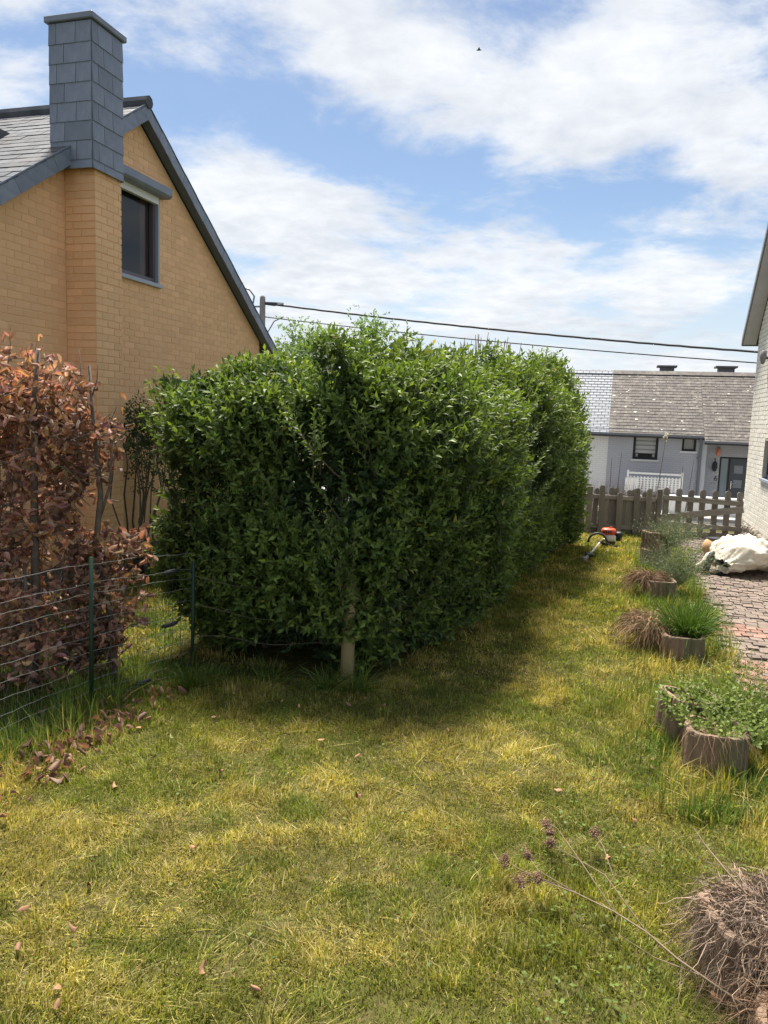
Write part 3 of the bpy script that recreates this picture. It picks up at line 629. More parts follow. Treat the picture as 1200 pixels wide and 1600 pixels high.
while x < 2.3: G().box(x - .028, x + .028, BY + .005, BY + .022, -.36, .16).obj('upright', wp, bench); x += .115
G().box(.5, .95, BY - .02, BY + .004, -.35, .10).obj('end_panel', wp, bench)
G().box(.6, 2.34, BY - .4, BY, -.52, -.47).obj('seat', wp, bench)
for x in (.66, 2.28): G().box(x - .03, x + .03, BY - .38, BY - .32, RZ, -.52).obj('leg', wp, bench)
# ================================================================== picket fence and gate
wood = M('weathered_grey_wood', (.155, .14, .122), (.24, .22, .195), scale=9, rough=.9, bump=.6, bscale=60, tint=True, orand=.18, stretch=(1, 1, .12), c3=(.14, .13, .10), s3=2.2)
woodr = M('weathered_rail_wood', (.19, .172, .152), (.28, .26, .23), scale=9, rough=.9, bump=.6, bscale=60, tint=True, orand=.12, stretch=(.12, 1, 1))
def picket_mesh(w, h, th):
    gg = G(); pts = [(-w / 2, 0), (w / 2, 0), (w / 2, h - w * .42)] + [(w / 2 * math.cos(q), h - w * .42 + w * .42 * math.sin(q)) for q in (.5, 1.0, 1.571, 2.14, 2.64)] + [(-w / 2, h - w * .42)]
    gg.prism(pts, 'y', -th / 2, th / 2); return gg.mesh('picket', wood)
def fy(x): return 14.10 + x * .17          # the fence line
fence = thing('picket_fence', 'weathered grey picket fence panel between the hedge and the gate', 'fence', (.2, fy(.2), 0))
fr = math.atan(.17)
for x, w, h, z0, dy in ((-1.45, .1, .80, .05, 0), (-1.28, .1, .82, .05, 0), (-1.1, .1, .80, .05, 0), (-.92, .1, .82, .05, 0), (-.75, .1, .80, .05, 0), (-.6, .1, .82, .04, 0), (-.47, .1, .81, .05, 0), (-.115, .095, .84, .03, -.03), (.19, .1, .70, .05, -.045), (.475, .095, .80, .04, -.03), (.68, .095, .80, .04, -.03),
                      (.04, .09, .78, .05, .045), (.33, .085, .74, .06, .045), (.58, .08, .72, .06, .045), (-.24, .09, .76, .05, .045), (-.06, .09, .70, .05, .05), (.12, .085, .78, .05, .05), (.25, .09, .68, .05, .05), (.42, .085, .77, .05, .05), (.50, .08, .66, .05, .052), (.75, .08, .70, .05, .05)):
    obj('picket', picket_mesh(w, h, .022), fence, (x, fy(x) + dy, z0), (random.gauss(0, .012), random.gauss(0, .015), fr))
def post(parent, x, h, w=.09):
    o = G().add([], []).box(-w / 2, w / 2, -w / 2, w / 2, -.2, h).obj('post', wood, parent, bevel=.006, at=(x, fy(x), 0)); o.rotation_euler.z = fr
post(fence, -.33, .84, .095); post(fence, .845, .84, .085)
def rail(parent, x0, x1, z0, z1, h, dy, name='rail', th=.035):
    G().beam((x0, fy(x0) + dy, z0), (x1, fy(x1) + dy, z1), th, h).obj(name, woodr, parent, bevel=.004)
rail(fence, -1.5, -.30, .66, .66, .085, .0); rail(fence, -.32, .80, .665, .645, .075, .005); rail(fence, -.32, .80, .14, .12, .07, .005); rail(fence, -1.5, -.3, .84, .86, .03, .01, 'capping')
G().beam((-1.5, fy(-1.5) + .06, .05), (.8, fy(.8) + .06, .05), .03, .16).obj('gravel_board', woodr, fence)
gate = thing('picket_gate', 'grey wooden picket gate with diagonal brace beside the white house', 'gate', (1.55, fy(1.55), 0))
for x, h in zip((.97, 1.17, 1.365, 1.565, 1.785, 1.985, 2.19), (.86, .855, .84, .85, .845, .85, .84)):
    obj('picket', picket_mesh(.10, h - .03, .022), gate, (x, fy(x) + .03, .04), (random.gauss(0, .01), random.gauss(0, .015), fr))
rail(gate, .90, 2.24, .70, .645, .085, -.002); rail(gate, .90, 2.22, .245, .20, .085, -.002); rail(gate, .905, 2.245, .345, .555, .115, -.042, 'brace', .028); rail(gate, 1.3, 2.24, .06, .055, .12, .055, 'bottom_board', .025)

# ================================================================== wire fence
wire = M('galvanised_wire', (.22, .23, .22), rough=.5, metal=.3); gpost = M('green_coated_post', (.012, .035, .022), rough=.45)
wf_ = thing('wire_fence', 'green wire mesh fence with thin posts in front of the brown beech', 'fence', (-3.12, 4.0, 0))
path = [(-3.42, 1.6), (-3.28, 2.6), (-3.2, 3.37), (-3.12, 4.05), (-2.98, 4.5), (-2.85, 4.82)]
seg = np.cumsum([0] + [math.dist(a, b) for a, b in zip(path[:-1], path[1:])])
def at_path(s): return np.array([np.interp(s, seg, [p[0] for p in path]), np.interp(s, seg, [p[1] for p in path])])
for (x, y, h) in ((-3.42, 1.6, 1.06), (-3.11, 4.05, 1.0), (-2.84, 4.83, .86)):
    G().tube([(x, y, -.1), (x + .01, y, h)], .013, 8).obj('post', gpost, wf_, smooth=True)
hs = (.05, .12, .20, .29, .39, .50, .61, .71, .79, .86, .99)
for k, h in enumerate(hs):
    q = [at_path(s) for s in np.linspace(0, seg[-1] - (0 if k not in (1,) else .2), 64)]
    ph = random.random() * 6; G().tube([(p[0], p[1], h * (1 - .07 * (i / 64) ** 2) + .005 * math.sin(i * .55 + ph) + .002 * math.sin(i * 2.1 + ph)) for i, p in enumerate(q)], .0014, 4).obj('horizontal_wire', wire, wf_)
vw = G().tube([(0, 0, .04), (.002, .003, .5), (0, 0, .985)], .0014, 4).mesh('vertical_wire', M('dark_green_wire', (.03, .045, .035), rough=.5))
for s in np.arange(.03, seg[-1], .072):
    p = at_path(s); obj('vertical_wire', vw, wf_, (p[0], p[1], 0), (random.gauss(0, .012), random.gauss(0, .012), 0), (1, 1, 1 - .07 * (s / seg[-1]) ** 2))
tm = M('dark_plastic', (.022, .025, .03), rough=.5)
for (x, y, z) in ((-2.93, 4.68, .80), (-2.93, 4.68, .42), (-3.0, 4.45, .06)):
    G().tube([(x - .04, y - .04, z - .012), (x - .02, y - .02, z - .006), (x + .025, y + .02, z + .008), (x + .04, y + .04, z + .012)], [.008, .018, .018, .008], 8).obj('wire_tensioner', tm, wf_, smooth=True)
for k, (z0, z1) in enumerate(((.30, .26), (.52, .40), (.74, .62))):
    G().tube([(-2.84 + 1.06 * t, 4.83 + .33 * t, z0 + (z1 - z0) * t + .02 * math.sin(t * 9 + k)) for t in np.linspace(0, 1, 14)], .0016, 4).obj('horizontal_wire', M('rusty_wire', (.16, .13, .10), rough=.7), wf_)
wpost = M('mossy_round_post', (.33, .27, .13), (.23, .185, .09), scale=6, rough=.9, bump=.6, bscale=50, stretch=(1, 1, .12), c3=(.34, .31, .07), s3=2)
pt = G().lathe([(.048, -.1), (.049, .1), (.05, .4), (.048, .78), (.035, .81), (.001, .815)], (-1.755, 5.17, 0), 18).obj('wooden_post', wpost, smooth=True); tag(pt, 'round wooden stake yellowed with lichen under the green hedge front', 'post')

# ================================================================== vegetation
leafm = M('privet_leaf', (.066, .112, .032), (.088, .135, .040), scale=3, rough=.55, spec=.38, trans=.30, tint=True, tcol=(1.5, 1.5, .7))
barkm = M('twig_bark', (.095, .075, .058), (.155, .125, .10), scale=20, rough=.9, bump=.4)
hedge = thing('hedge', 'large clipped evergreen hedge with glossy green leaves along the lawn', 'hedge', (-2.3, 8.5, 0))
r2 = np.random.default_rng(11)
def hx_r(y, z):      # right face
    t = np.clip((y - 5.4) / 7.0, 0, 1); base = -1.50 + .42 * (1 - np.exp(-np.clip(y - 5.2, 0, 9) / .8)) + .67 * t
    return base - .30 * np.clip((1.1 - z) / 1.1, 0, 1) ** 1.3 - .52 * np.clip((z - 1.45) / 1.2, 0, 1) ** 2
def hz_t(x, y): t = np.clip((y - 5.4) / 7, 0, 1); return 1.96 + .22 * np.clip((x + 3.6) / 2.2, 0, 1) + .32 * t + .22 * (fbm(p3(x * 1.5, y * 1.2), 21, 3) - .5) * 2
def hx_l(y, z): return -3.52 + .09 * np.clip((y - 5.4), 0, 7) + .60 * np.clip((1.0 - z) / 1.0, 0, 1)
def bottom_f(x): return .08 + .30 * np.exp(-((x + 2.12) / .45) ** 2)
P = []; A = []; Z0 = []
def samp(n): return r2.uniform(size=n)
def addp(p, nrm): P.append(p); A.append(nrm)
n = 5200      # front
x = -3.52 + 2.1 * samp(n); zb = bottom_f(x); z = zb + (hz_t(x, x * 0 + 5.4) - zb) * samp(n) ** .95
edge = np.clip((z - 1.55) / .7, 0, 1) ** 2 * .22
x = np.maximum(x, -3.50 + .62 * np.clip((1.0 - z), 0, 1) ** 1.2 + .25 * samp(n) ** 2); y = 5.05 + np.where(x < -2.1, .50 * ((x + 2.1) / 1.5) ** 2, .26 * ((x + 2.1) / .66) ** 2) + edge + .18 * np.clip((.5 - z) / .5, 0, 1) - .08 * np.sin(np.clip(z, 0, 2) * 1.5)
addp(np.stack([x, y, z], -1), np.stack([.45 * np.sign(x + 2.3) * np.clip((np.abs(x + 2.3) - .3) / .6, 0, 1.6), -1 + 0 * x, .75 + .5 * np.clip(z - 1.5, 0, 1)], -1))
n = 7000      # right face, thinning with distance
t = samp(n) ** 1.55; y = 5.2 + 7.4 * t; z = .06 + (2.45 + .3 * t) * samp(n); x = hx_r(y, z)
addp(np.stack([x, y, z], -1), np.stack([1 + 0 * x, -.35 + 0 * x, .75 + .3 * z / 2], -1))
n = 4200      # top
t = samp(n) ** 1.4; y = 5.5 + 7.1 * t; u = samp(n); x = hx_l(y, 2.2) + (hx_r(y, 2.4) - hx_l(y, 2.2)) * u; z = hz_t(x, y) - .05
addp(np.stack([x, y, z], -1), np.stack([.4 * (u - .5), -.3 + 0 * x, 1.2 + 0 * x], -1))
n = 1300      # left face
t = samp(n) ** 1.4; y = 5.45 + 6.9 * t; z = .1 + 2.1 * samp(n); x = hx_l(y, z)
addp(np.stack([x, y, z], -1), np.stack([-1 + 0 * x, -.3 + 0 * x, .7 + 0 * x], -1))
n = 1100      # far end
u = samp(n); z = .1 + 2.5 * samp(n); x = -3.0 + 2.4 * u; y = 12.55 - .1 * np.abs(u - .5)
addp(np.stack([x, y, z], -1), np.stack([.3 * (u - .5), 1 + 0 * x, .7 + 0 * x], -1))
n = 7000      # inside
y = 5.35 + 6.9 * samp(n) ** 2.0; u = .08 + .84 * samp(n); z = .18 + 2.0 * samp(n) ** 1.15; x = hx_l(y, z) + (hx_r(y, z) - hx_l(y, z)) * u
addp(np.stack([x, y, z], -1), r2.normal(size=(n, 3)) + [0, 0, .5]); n_in = n
Pn = np.concatenate(P); An = norm(np.concatenate(A)); inside = np.arange(len(Pn)) >= len(Pn) - n_in
# billows: push in and out with low noise, drop shoots in the hollows
lo = fbm(Pn * np.array([1.5, 1.1, 1.5]), 31, 3) - .5; hi = fbm(Pn * 4.2, 37, 2) - .5
dep = r2.uniform(0, 1, len(Pn)) ** 1.8 * .26
disp = lo * .85 + hi * .20 - dep
disp[inside] = 0; Ph = An.copy(); Ph[:, 2] *= .25; Pn = Pn + norm(Ph) * disp[:, None]
hollow = np.exp(-(((Pn[:, 0] + 3.0) / .34) ** 2 + ((Pn[:, 2] - 1.30) / .48) ** 2 + ((Pn[:, 1] - 5.2) / .38) ** 2)) + .75 * np.exp(-(((Pn[:, 0] + 1.75) / .35) ** 2 + ((Pn[:, 2] - 1.35) / .25) ** 2 + ((Pn[:, 1] - 5.15) / .3) ** 2))
cav = np.clip((-lo - .10) * 9, 0, .85) * (~inside) * (Pn[:, 2] < 2.0)
keep = (r2.uniform(size=len(Pn)) > hollow * 1.15 + cav) & (Pn[:, 2] > .05); Pn, An, dep_ = Pn[keep], An[keep], dep[keep]; inside = inside[keep]
Ax = norm(An + r2.normal(0, .42, An.shape)); dist = np.hypot(Pn[:, 0], Pn[:, 1])
scl = np.clip(1.0 + .045 * (dist - 5), 1.0, 1.35)
V = []; F = []; T = []; off = 0
def push(b, ax, up, Ls, Ws, tint):
    global off
    v, f = leaves(b, ax, up, Ls, Ws); V.append(v); F.append(f + off); off += len(v); T.append(np.repeat(tint, 5, axis=0))
b, ax, up, Ls, Ws, tt = shoots(Pn - Ax * .05, Ax, 8, .18 * scl, .084, .036, r=r2)
s8 = np.repeat(scl, 8); d8 = np.repeat(dep_, 8); in8 = np.repeat(inside, 8); zt8 = b[:, 2]
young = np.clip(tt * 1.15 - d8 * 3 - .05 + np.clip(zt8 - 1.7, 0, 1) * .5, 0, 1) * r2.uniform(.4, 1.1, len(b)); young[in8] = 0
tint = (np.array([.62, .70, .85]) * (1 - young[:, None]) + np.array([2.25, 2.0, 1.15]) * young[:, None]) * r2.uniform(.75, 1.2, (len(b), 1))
yel = r2.uniform(size=len(b)) < .003; tint[yel] = [5.0, 2.6, 1.6]
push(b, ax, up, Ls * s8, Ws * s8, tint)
# leaders standing out of the top and the front
LP = []; LA = []; LL = []
for (x, y, l) in ((-1.62, 5.9, .52), (-2.25, 5.8, .34), (-1.95, 6.3, .36), (-1.50, 6.6, .38), (-1.35, 6.9, .30), (-1.42, 7.3, .36), (-1.25, 8.2, .3), (-.98, 9.4, .33), (-.85, 10.4, .36), (-.8, 11.5, .42), (-.62, 12.0, .36), (-3.2, 5.5, .26), (-2.75, 5.6, .22), (-2.55, 5.7, .26), (-3.45, 5.45, .2), (-1.9, 5.6, .3), (-1.78, 5.95, .34), (-1.55, 6.1, .4), (-1.7, 6.9, .4), (-1.45, 7.7, .3)):
    LP.append((x, y, float(hz_t(np.array(x), np.array(y))) - .06)); LA.append((r2.normal(0, .08), r2.normal(0, .08), 1)); LL.append(l)
for k in range(110):
    x = r2.uniform(-3.5, -1.4); y = r2.uniform(5.4, 9.5); x = min(x, float(hx_r(np.array(y), np.array(2.4))) - .03)
    LP.append((x, y, float(hz_t(np.array(x), np.array(y))) - .05)); LA.append((r2.normal(0, .2), r2.normal(0, .2), 1)); LL.append(r2.uniform(.14, .32))
for k in range(150):
    if k % 2: x = r2.uniform(-3.4, -1.45); z = r2.uniform(.5, 1.9); LP.append((x, 5.02 + .22 * (x + 2.1) ** 2 * (1 if x < -2.1 else 2.6) + .3 * max(z - 1.55, 0) ** 2, z)); LA.append((r2.normal(0, .35), -.55, .9))
    else: y = r2.uniform(5.6, 11); z = r2.uniform(.3, 2.0); LP.append((float(hx_r(np.array(y), np.array(z))), y, z)); LA.append((.6, -.3, .9))
    LL.append(r2.uniform(.18, .36))
LP = np.array(LP); LA = norm(np.array(LA)); LL = np.array(LL)
b, ax, up, Ls, Ws, tt = shoots(LP, LA, 18, LL, .07, .029, (.5, 1.0), r2)
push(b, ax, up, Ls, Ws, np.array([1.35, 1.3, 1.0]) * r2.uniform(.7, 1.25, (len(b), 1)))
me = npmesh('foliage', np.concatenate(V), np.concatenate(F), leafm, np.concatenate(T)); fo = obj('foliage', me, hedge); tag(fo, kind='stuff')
sg = G()
for p, a, l in zip(LP, LA, LL): sg.tube([p - a * .15, p + a * l * .95], [.004, .0015], 4)
tag(sg.obj('shoot_stems', barkm, hedge), kind='stuff')
# single leaves on the near faces, pickable one by one
lv, lf = leaves(np.zeros((1, 3)), np.array([[0, 0, 1.]]), np.array([[0, -1., 0]]), np.array([1.]), np.array([.42]))
lmesh = npmesh('leaf', lv, lf, leafm, np.array([[1.25, 1.2, .95]]).repeat(5, 0)); lmesh2 = npmesh('leaf', lv, lf, leafm, np.array([[.8, .9, .85]]).repeat(5, 0))
cand = np.where((~inside) & (dist < 7.2) & (dep_ < .06))[0]; r2.shuffle(cand)
for i in cand[:300]:
    a = Vector(norm(Ax[i] + r2.normal(0, .5, 3))); q = a.to_track_quat('Z', 'Y'); o = obj('leaf', lmesh if r2.uniform() < .6 else lmesh2, hedge, Pn[i] + Ax[i] * .10, q.to_euler(), float(r2.uniform(.05, .08)))
# stems in the open foot of the hedge
for k in range(26):
    x = r2.uniform(-3.2, -1.8); y = r2.uniform(5.6, 6.4); pts = [(x, y, -.05)]
    for j in range(6): pts.append((pts[-1][0] + r2.normal(0, .05), pts[-1][1] + r2.normal(-.01, .04), pts[-1][2] + .24))
    G().tube(pts, list(np.linspace(r2.uniform(.008, .022), .004, 7)), 6).obj('stem', barkm, hedge, smooth=True)
for k, y in enumerate(np.arange(6.6, 12.4, .55)):
    x = -2.9 + .12 * (y - 5.4) + .9 + r2.normal(0, .1); G().tube([(x, y, -.05), (x + r2.normal(0, .05), y, .6), (x + r2.normal(0, .15), y + r2.normal(0, .1), 1.5), (x + r2.normal(0, .2), y, 2.1)], [.04, .033, .022, .01], 7).obj('stem', barkm, hedge, smooth=True)
dead = M('dry_inner_twig', (.17, .13, .09), (.10, .08, .055), scale=20, rough=.95)
n = 420; st = np.stack([r2.uniform(-3.3, -1.4, n), r2.uniform(5.35, 6.0, n), r2.uniform(.1, .8, n)], -1); dv = norm(r2.normal(size=(n, 3)) * [1, .6, .7]); ln = r2.uniform(.1, .38, n)
PP = st[:, None] + dv[:, None] * (np.linspace(0, 1, 4)[None, :] * ln[:, None])[..., None] + np.cumsum(r2.normal(0, .012, (n, 4, 3)), 1)
vv, ff = ribbons(PP, np.full(n, .0016), r2); tag(obj('inner_twigs', npmesh('inner_twigs', vv, ff, dead), hedge), kind='stuff')

# ------------------------------------------------------------------ brown beech
dry = M('dry_beech_leaf', (.41, .235, .155), (.28, .155, .10), scale=14, rough=.6, spec=.35, trans=.33, tint=True, orand=.3, tcol=(1.3, 1.0, .7))
def curled(seed):
    r = np.random.default_rng(seed); nu, nv = 5, 4; c1, c2 = r.uniform(1.3, 2.9), r.uniform(-1.3, 1.5); V_ = []
    for i in range(nu):
        u = i / (nu - 1); w = .36 * math.sin(math.pi * min(u * .93 + .07, 1)) ** .7
        for j in range(nv):
            s = (j / (nv - 1) - .5) * 2 * w; V_.append((s * math.cos(c1 * s * 1.5), abs(s) ** 1.5 * c1 * .9 + .10 * math.sin(u * 5 + seed) + c2 * u * u * .35 + r.normal(0, .015), u))
    F_ = [(i * nv + j, i * nv + j + 1, (i + 1) * nv + j + 1, (i + 1) * nv + j) for i in range(nu - 1) for j in range(nv - 1)]
    return np.array(V_), np.array(F_)
CUR = [curled(s) for s in range(6)]
def scatter_variant(Pp, size, r, tints, variants=CUR):
    V = []; F = []; T = []; off = 0
    q = r.normal(size=(len(Pp), 4)); q /= np.linalg.norm(q, axis=1, keepdims=True); w, x, y, z = q.T
    Rm = np.stack([1 - 2 * (y * y + z * z), 2 * (x * y - z * w), 2 * (x * z + y * w), 2 * (x * y + z * w), 1 - 2 * (x * x + z * z), 2 * (y * z - x * w), 2 * (x * z - y * w), 2 * (y * z + x * w), 1 - 2 * (x * x + y * y)], -1).reshape(-1, 3, 3)
    k = r.integers(0, len(variants), len(Pp))
    for m, (v, f) in enumerate(variants):
        s = np.where(k == m)[0]
        if not len(s): continue
        vv = np.einsum('nij,vj->nvi', Rm[s], v) * size[s][:, None, None] + Pp[s][:, None]
        V.append(vv.reshape(-1, 3)); F.append((f[None] + (np.arange(len(s)) * len(v))[:, None, None] + off).reshape(-1, f.shape[1])); T.append(np.repeat(tints[s], len(v), 0)); off += len(s) * len(v)
    return np.concatenate(V), np.concatenate(F), np.concatenate(T)
cmesh = [npmesh('dry_leaf', v, f, dry, np.ones((len(v), 3)) * [1.1, 1.0, 1.0], smooth=True) for v, f in CUR]
def beech(name, label, at, dens, trunks, seed, nparts=280):
    r = np.random.default_rng(seed); t = thing(name, label, 'shrub', at, None); tips = []
    for pts, rad in trunks: G().tube(pts, list(np.linspace(rad, rad * .35, len(pts))), 8).obj('trunk', barkm, t, smooth=True)
    tw = G(); L = []
    for (n, cx, cy, cz, sx, sy, sz) in dens:
        m = n // 7; c = np.stack([r.normal(cx, sx, m), r.normal(cy, sy, m), r.normal(cz, sz, m)], -1)
        for q in c:
            d = norm(r.normal(size=3) * [1, .8, .7] + [0, 0, .25]); l = r.uniform(.12, .26); e = q + d * l
            tw.tube([q - d * .12, q + d * l * .5 + r.normal(0, .012, 3), e], [.004, .003, .0015], 4)
            for j in range(7): L.append(q + d * l * r.uniform(0, 1) + r.normal(0, .028, 3))
    L = np.array(L); L = L[L[:, 2] > .06]; r.shuffle(L); size = r.uniform(.05, .085, len(L)); br = r.uniform(.55, 1.5, (len(L), 1)); tin = br * np.stack([np.ones(len(L)), r.uniform(.9, 1.25, len(L)), r.uniform(.8, 1.5, len(L))], -1)
    for i in range(nparts): obj('dry_leaf', cmesh[i % 6], t, L[i], Euler(r.uniform(0, 6.28, 3)), float(size[i]) * 1.05)
    v, f, c = scatter_variant(L[nparts:], size[nparts:], r, tin[nparts:]); tag(obj('dry_foliage', npmesh('dry_foliage', v, f, dry, c, smooth=True), t), kind='stuff')
    tag(tw.obj('twigs', barkm, t), kind='stuff'); return t
beech('beech_shrub', 'tall dense beech shrub with curled brown leaves behind the wire fence', (-3.9, 4.35, 0),
      [(1200, -4.1, 4.35, 1.5, .20, .2, .40), (700, -4.0, 4.35, 1.98, .17, .18, .12), (700, -3.95, 4.25, .85, .18, .2, .3), (760, -3.8, 4.1, .36, .2, .2, .17), (420, -4.3, 4.2, .9, .22, .25, .5), (240, -3.68, 4.28, 1.25, .07, .1, .42)],
      [([(-3.72, 4.22, -.1), (-3.70, 4.25, .6), (-3.74, 4.3, 1.3), (-3.72, 4.3, 2.0), (-3.7, 4.32, 2.3)], .035), ([(-3.62, 4.1, -.1), (-3.64, 4.1, .35), (-3.7, 4.15, .9)], .03), ([(-4.2, 4.4, -.1), (-4.15, 4.4, 1), (-4.1, 4.4, 2.2)], .03)], 5)
beech('beech_shrub', 'smaller gappy beech shrub with bare twig tips at the end of the wire fence', (-3.3, 4.45, 0),
      [(420, -3.56, 4.5, 1.74, .13, .1, .10), (120, -3.52, 4.5, 1.5, .08, .1, .08), (400, -3.40, 4.5, .86, .12, .1, .09), (430, -3.37, 4.48, .5, .11, .1, .15), (330, -3.42, 4.45, .25, .12, .1, .09), (60, -3.58, 4.5, 1.2, .07, .1, .12)],
      [([(-3.26, 4.5, -.1), (-3.28, 4.5, .45), (-3.4, 4.5, 1.0), (-3.36, 4.5, 1.35), (-3.42, 4.52, 1.75), (-3.46, 4.52, 2.22)], .03), ([(-3.4, 4.5, 1.1), (-3.3, 4.52, 1.4), (-3.26, 4.5, 1.75)], .014), ([(-3.42, 4.52, 1.8), (-3.5, 4.5, 2.05), (-3.52, 4.5, 2.33)], .007), ([(-3.44, 4.52, 2.0), (-3.38, 4.5, 2.12), (-3.37, 4.5, 2.25)], .005)], 6, 240)

# ------------------------------------------------------------------ wall shrub by the orange house
def leafy_shrub(name, label, at, stems, dens, mat, leaf, n_leaf, seed, cat='shrub', group=None, tintv=(1, 1, 1)):
    r = np.random.default_rng(seed); t = thing(name, label, cat, at, group)
    for pts, rad in stems: G().tube(pts, list(np.linspace(rad, rad * .4, len(pts))), 6).obj('stem', barkm, t, smooth=True)
    B = []
    for (n, cx, cy, cz, sx, sy, sz) in dens:
        B.append(np.stack([r.normal(cx, sx, n), r.normal(cy, sy, n), r.normal(cz, sz, n)], -1))
    B = np.concatenate(B); B = B[B[:, 2] > .05]; A_ = norm(r.normal(size=B.shape) + [0, 0, .8])
    b, ax, up, Ls, Ws, tt = shoots(B, A_, n_leaf, .12, leaf, leaf * .48, r=r); v, f = leaves(b, ax, up, Ls, Ws)
    tag(obj('foliage', npmesh('foliage', v, f, mat, np.repeat(np.array(tintv) * r.uniform(.6, 1.25, (len(b), 1)), 5, 0)), t), kind='stuff'); return t
r = np.random.default_rng(3); sts = []
for k in range(13):
    x = -5.05 + r.normal(0, .06); y = 7.5 + r.normal(0, .16); pts = [(x, y, 0)]
    for j in range(5): pts.append((pts[-1][0] + r.normal(0.01, .04), pts[-1][1] + r.normal((k - 6) * .012, .05), pts[-1][2] + .33))
    sts.append((pts, r.uniform(.008, .018)))
leafy_shrub('wall_shrub', 'leggy dark green shrub with bare stems against the orange wall', (-5.05, 7.5, 0), sts, [(260, -5.05, 7.5, 1.62, .13, .26, .16), (140, -5.05, 7.7, 1.35, .13, .2, .2), (60, -5.0, 7.35, 1.85, .1, .15, .1)], leafm, .05, 7, 4, tintv=(.75, .8, 1.0))

# ------------------------------------------------------------------ trees and bare shrub beyond the hedge
def tree(label, at, h, crown, seed, n, tintv):
    r = np.random.default_rng(seed); t = thing('garden_tree', label, 'tree', at, None); x, y, z = at
    G().tube([(x, y, z - .2), (x + .05, y, z + h * .3), (x - .05, y, z + h * .6), (x, y, z + h * .9)], [.13, .10, .06, .02], 8).obj('trunk', barkm, t, smooth=True)
    br = G(); C = []
    for k in range(26):
        q = r.uniform(.3, .95); d = norm(np.array([r.normal(), r.normal(), .5])); l = crown * r.uniform(.5, 1.05) * (1.15 - .6 * abs(q - .55)); s = np.array([x, y, z + h * q]); e = s + d * l
        br.tube([s, s + d * l * .5 + [0, 0, .05], e], [.03, .018, .006], 5); C.append(e); C.append(s + d * l * .6)
    br.obj('limbs', barkm, t)
    C = np.array(C); B = (C[:, None] + r.normal(0, .24, (len(C), n, 3))).reshape(-1, 3)
    b, ax, up, Ls, Ws, tt = shoots(B, norm(r.normal(size=B.shape) + [0, 0, .7]), 6, .22, .12, .065, r=r); v, f = leaves(b, ax, up, Ls, Ws)
    tag(obj('crown', npmesh('crown', v, f, leafm, np.repeat(np.array(tintv) * r.uniform(.6, 1.3, (len(b), 1)), 5, 0)), t), kind='stuff')
tree('light green leafy tree rising behind the hedge beside the orange gable', (-9.2, 22.5, -1.05), 5.5, 1.0, 51, 48, (2.3, 2.2, 2.3))  # raised pale tint puts distance haze into the light green crown
tree('broader green tree rising behind the hedge, farther from the orange gable', (-7.55, 23.0, -1.05), 5.55, 1.1, 52, 52, (1.9, 1.95, 2.0))  # leaf tint carries the haze here too
tw_ = thing('bare_shrub', 'reddish bare-twigged shrub tops showing over the hedge', 'shrub', (-3.6, 22, -1.05)); r = np.random.default_rng(9); rt = M('reddish_twig', (.30, .17, .14), (.24, .15, .12), scale=10, rough=.9)
for k in range(26):
    p = [(-3.6 + r.normal(0, .15), 22 + r.normal(0, .15), -1.05)]; d = r.normal(0, .09, 2)
    for j in range(6): p.append((p[-1][0] + d[0] + r.normal(0, .05), p[-1][1] + d[1] + r.normal(0, .05), p[-1][2] + r.uniform(.8, .93)))
    G().tube(p, list(np.linspace(.03, .008, 7)), 5).obj('branch', rt, tw_)

# ------------------------------------------------------------------ utility pole and cables
pole = thing('utility_pole', 'grey utility pole with insulators behind the orange house roof', 'pole', (-12.0, 25, -1.05))
pm = M('concrete_pole', (.30, .28, .27), (.24, .23, .22), scale=8, rough=.9)
G().lathe([(.14, 0), (.10, 6.8), (.095, 6.97), (.05, 7.03), (.001, 7.04)], (-12.0, 25, -1.1), 12).obj('shaft', pm, pole, smooth=True)
G().tube([(-12.45, 25, 5.2), (-12.32, 25, 5.9), (-12.5, 25, 6.12), (-12.8, 25, 6.22)], .03, 8).obj('bent_conduit', zg, pole, smooth=True)
G().beam((-12.45, 25, 5.55), (-11.95, 25, 5.55), .05, .05).obj('bracket', zg, pole)
for z in (5.70, 5.62): G().tube([(-11.9, 25, z), (-11.55, 25, z - .03), (-11.2, 25, z - .04 + .05 * (z < 5.65))], [.015, .03, .012], 6).obj('insulator', dk, pole)
G().tube([(-11.9, 25, 4.5), (-11.55, 25, 5.05), (-11.2, 25, 5.2)], .02, 6).obj('stay_arm', zg, pole)
cabm = M('black_cable', (.06, .06, .065), rough=.6)
for (nm_, za, zb_, rr_, lab, sag) in (('overhead_cable', 5.66, 3.75, .036, 'thick overhead cable, the upper one running from the pole over the hedge', .55), ('overhead_cable', 5.20, 3.48, .020, 'thin overhead cable, the lower one running from the pole over the hedge', .5)):
    o = G().tube([(-11.9 + 23.9 * t, 25, za + (zb_ - za) * t - sag * 4 * t * (1 - t) * .45 + (.005 * math.sin(t * 190) if rr_ > .03 else 0)) for t in np.linspace(0, 1, 80)], rr_, 6).obj(nm_, cabm, smooth=True); tag(o, lab, 'cable')
ep = thing('utility_pole', 'concrete utility pole carrying the far end of the two cables', 'pole', (12.0, 25, -1.05)); G().lathe([(.14, 0), (.10, 5.4), (.001, 5.45)], (12.02, 25, -1.1), 12).obj('shaft', pm, ep, smooth=True)
bird = thing('bird', 'small dark bird flying high below the clouds', 'bird', (-5.4, 28.0, 14.6)); bird.scale = (.6, .6, .6); bm_ = M('bird_dark', (.05, .05, .055))
bx_, by_, bz_ = -5.4, 28.0, 14.6
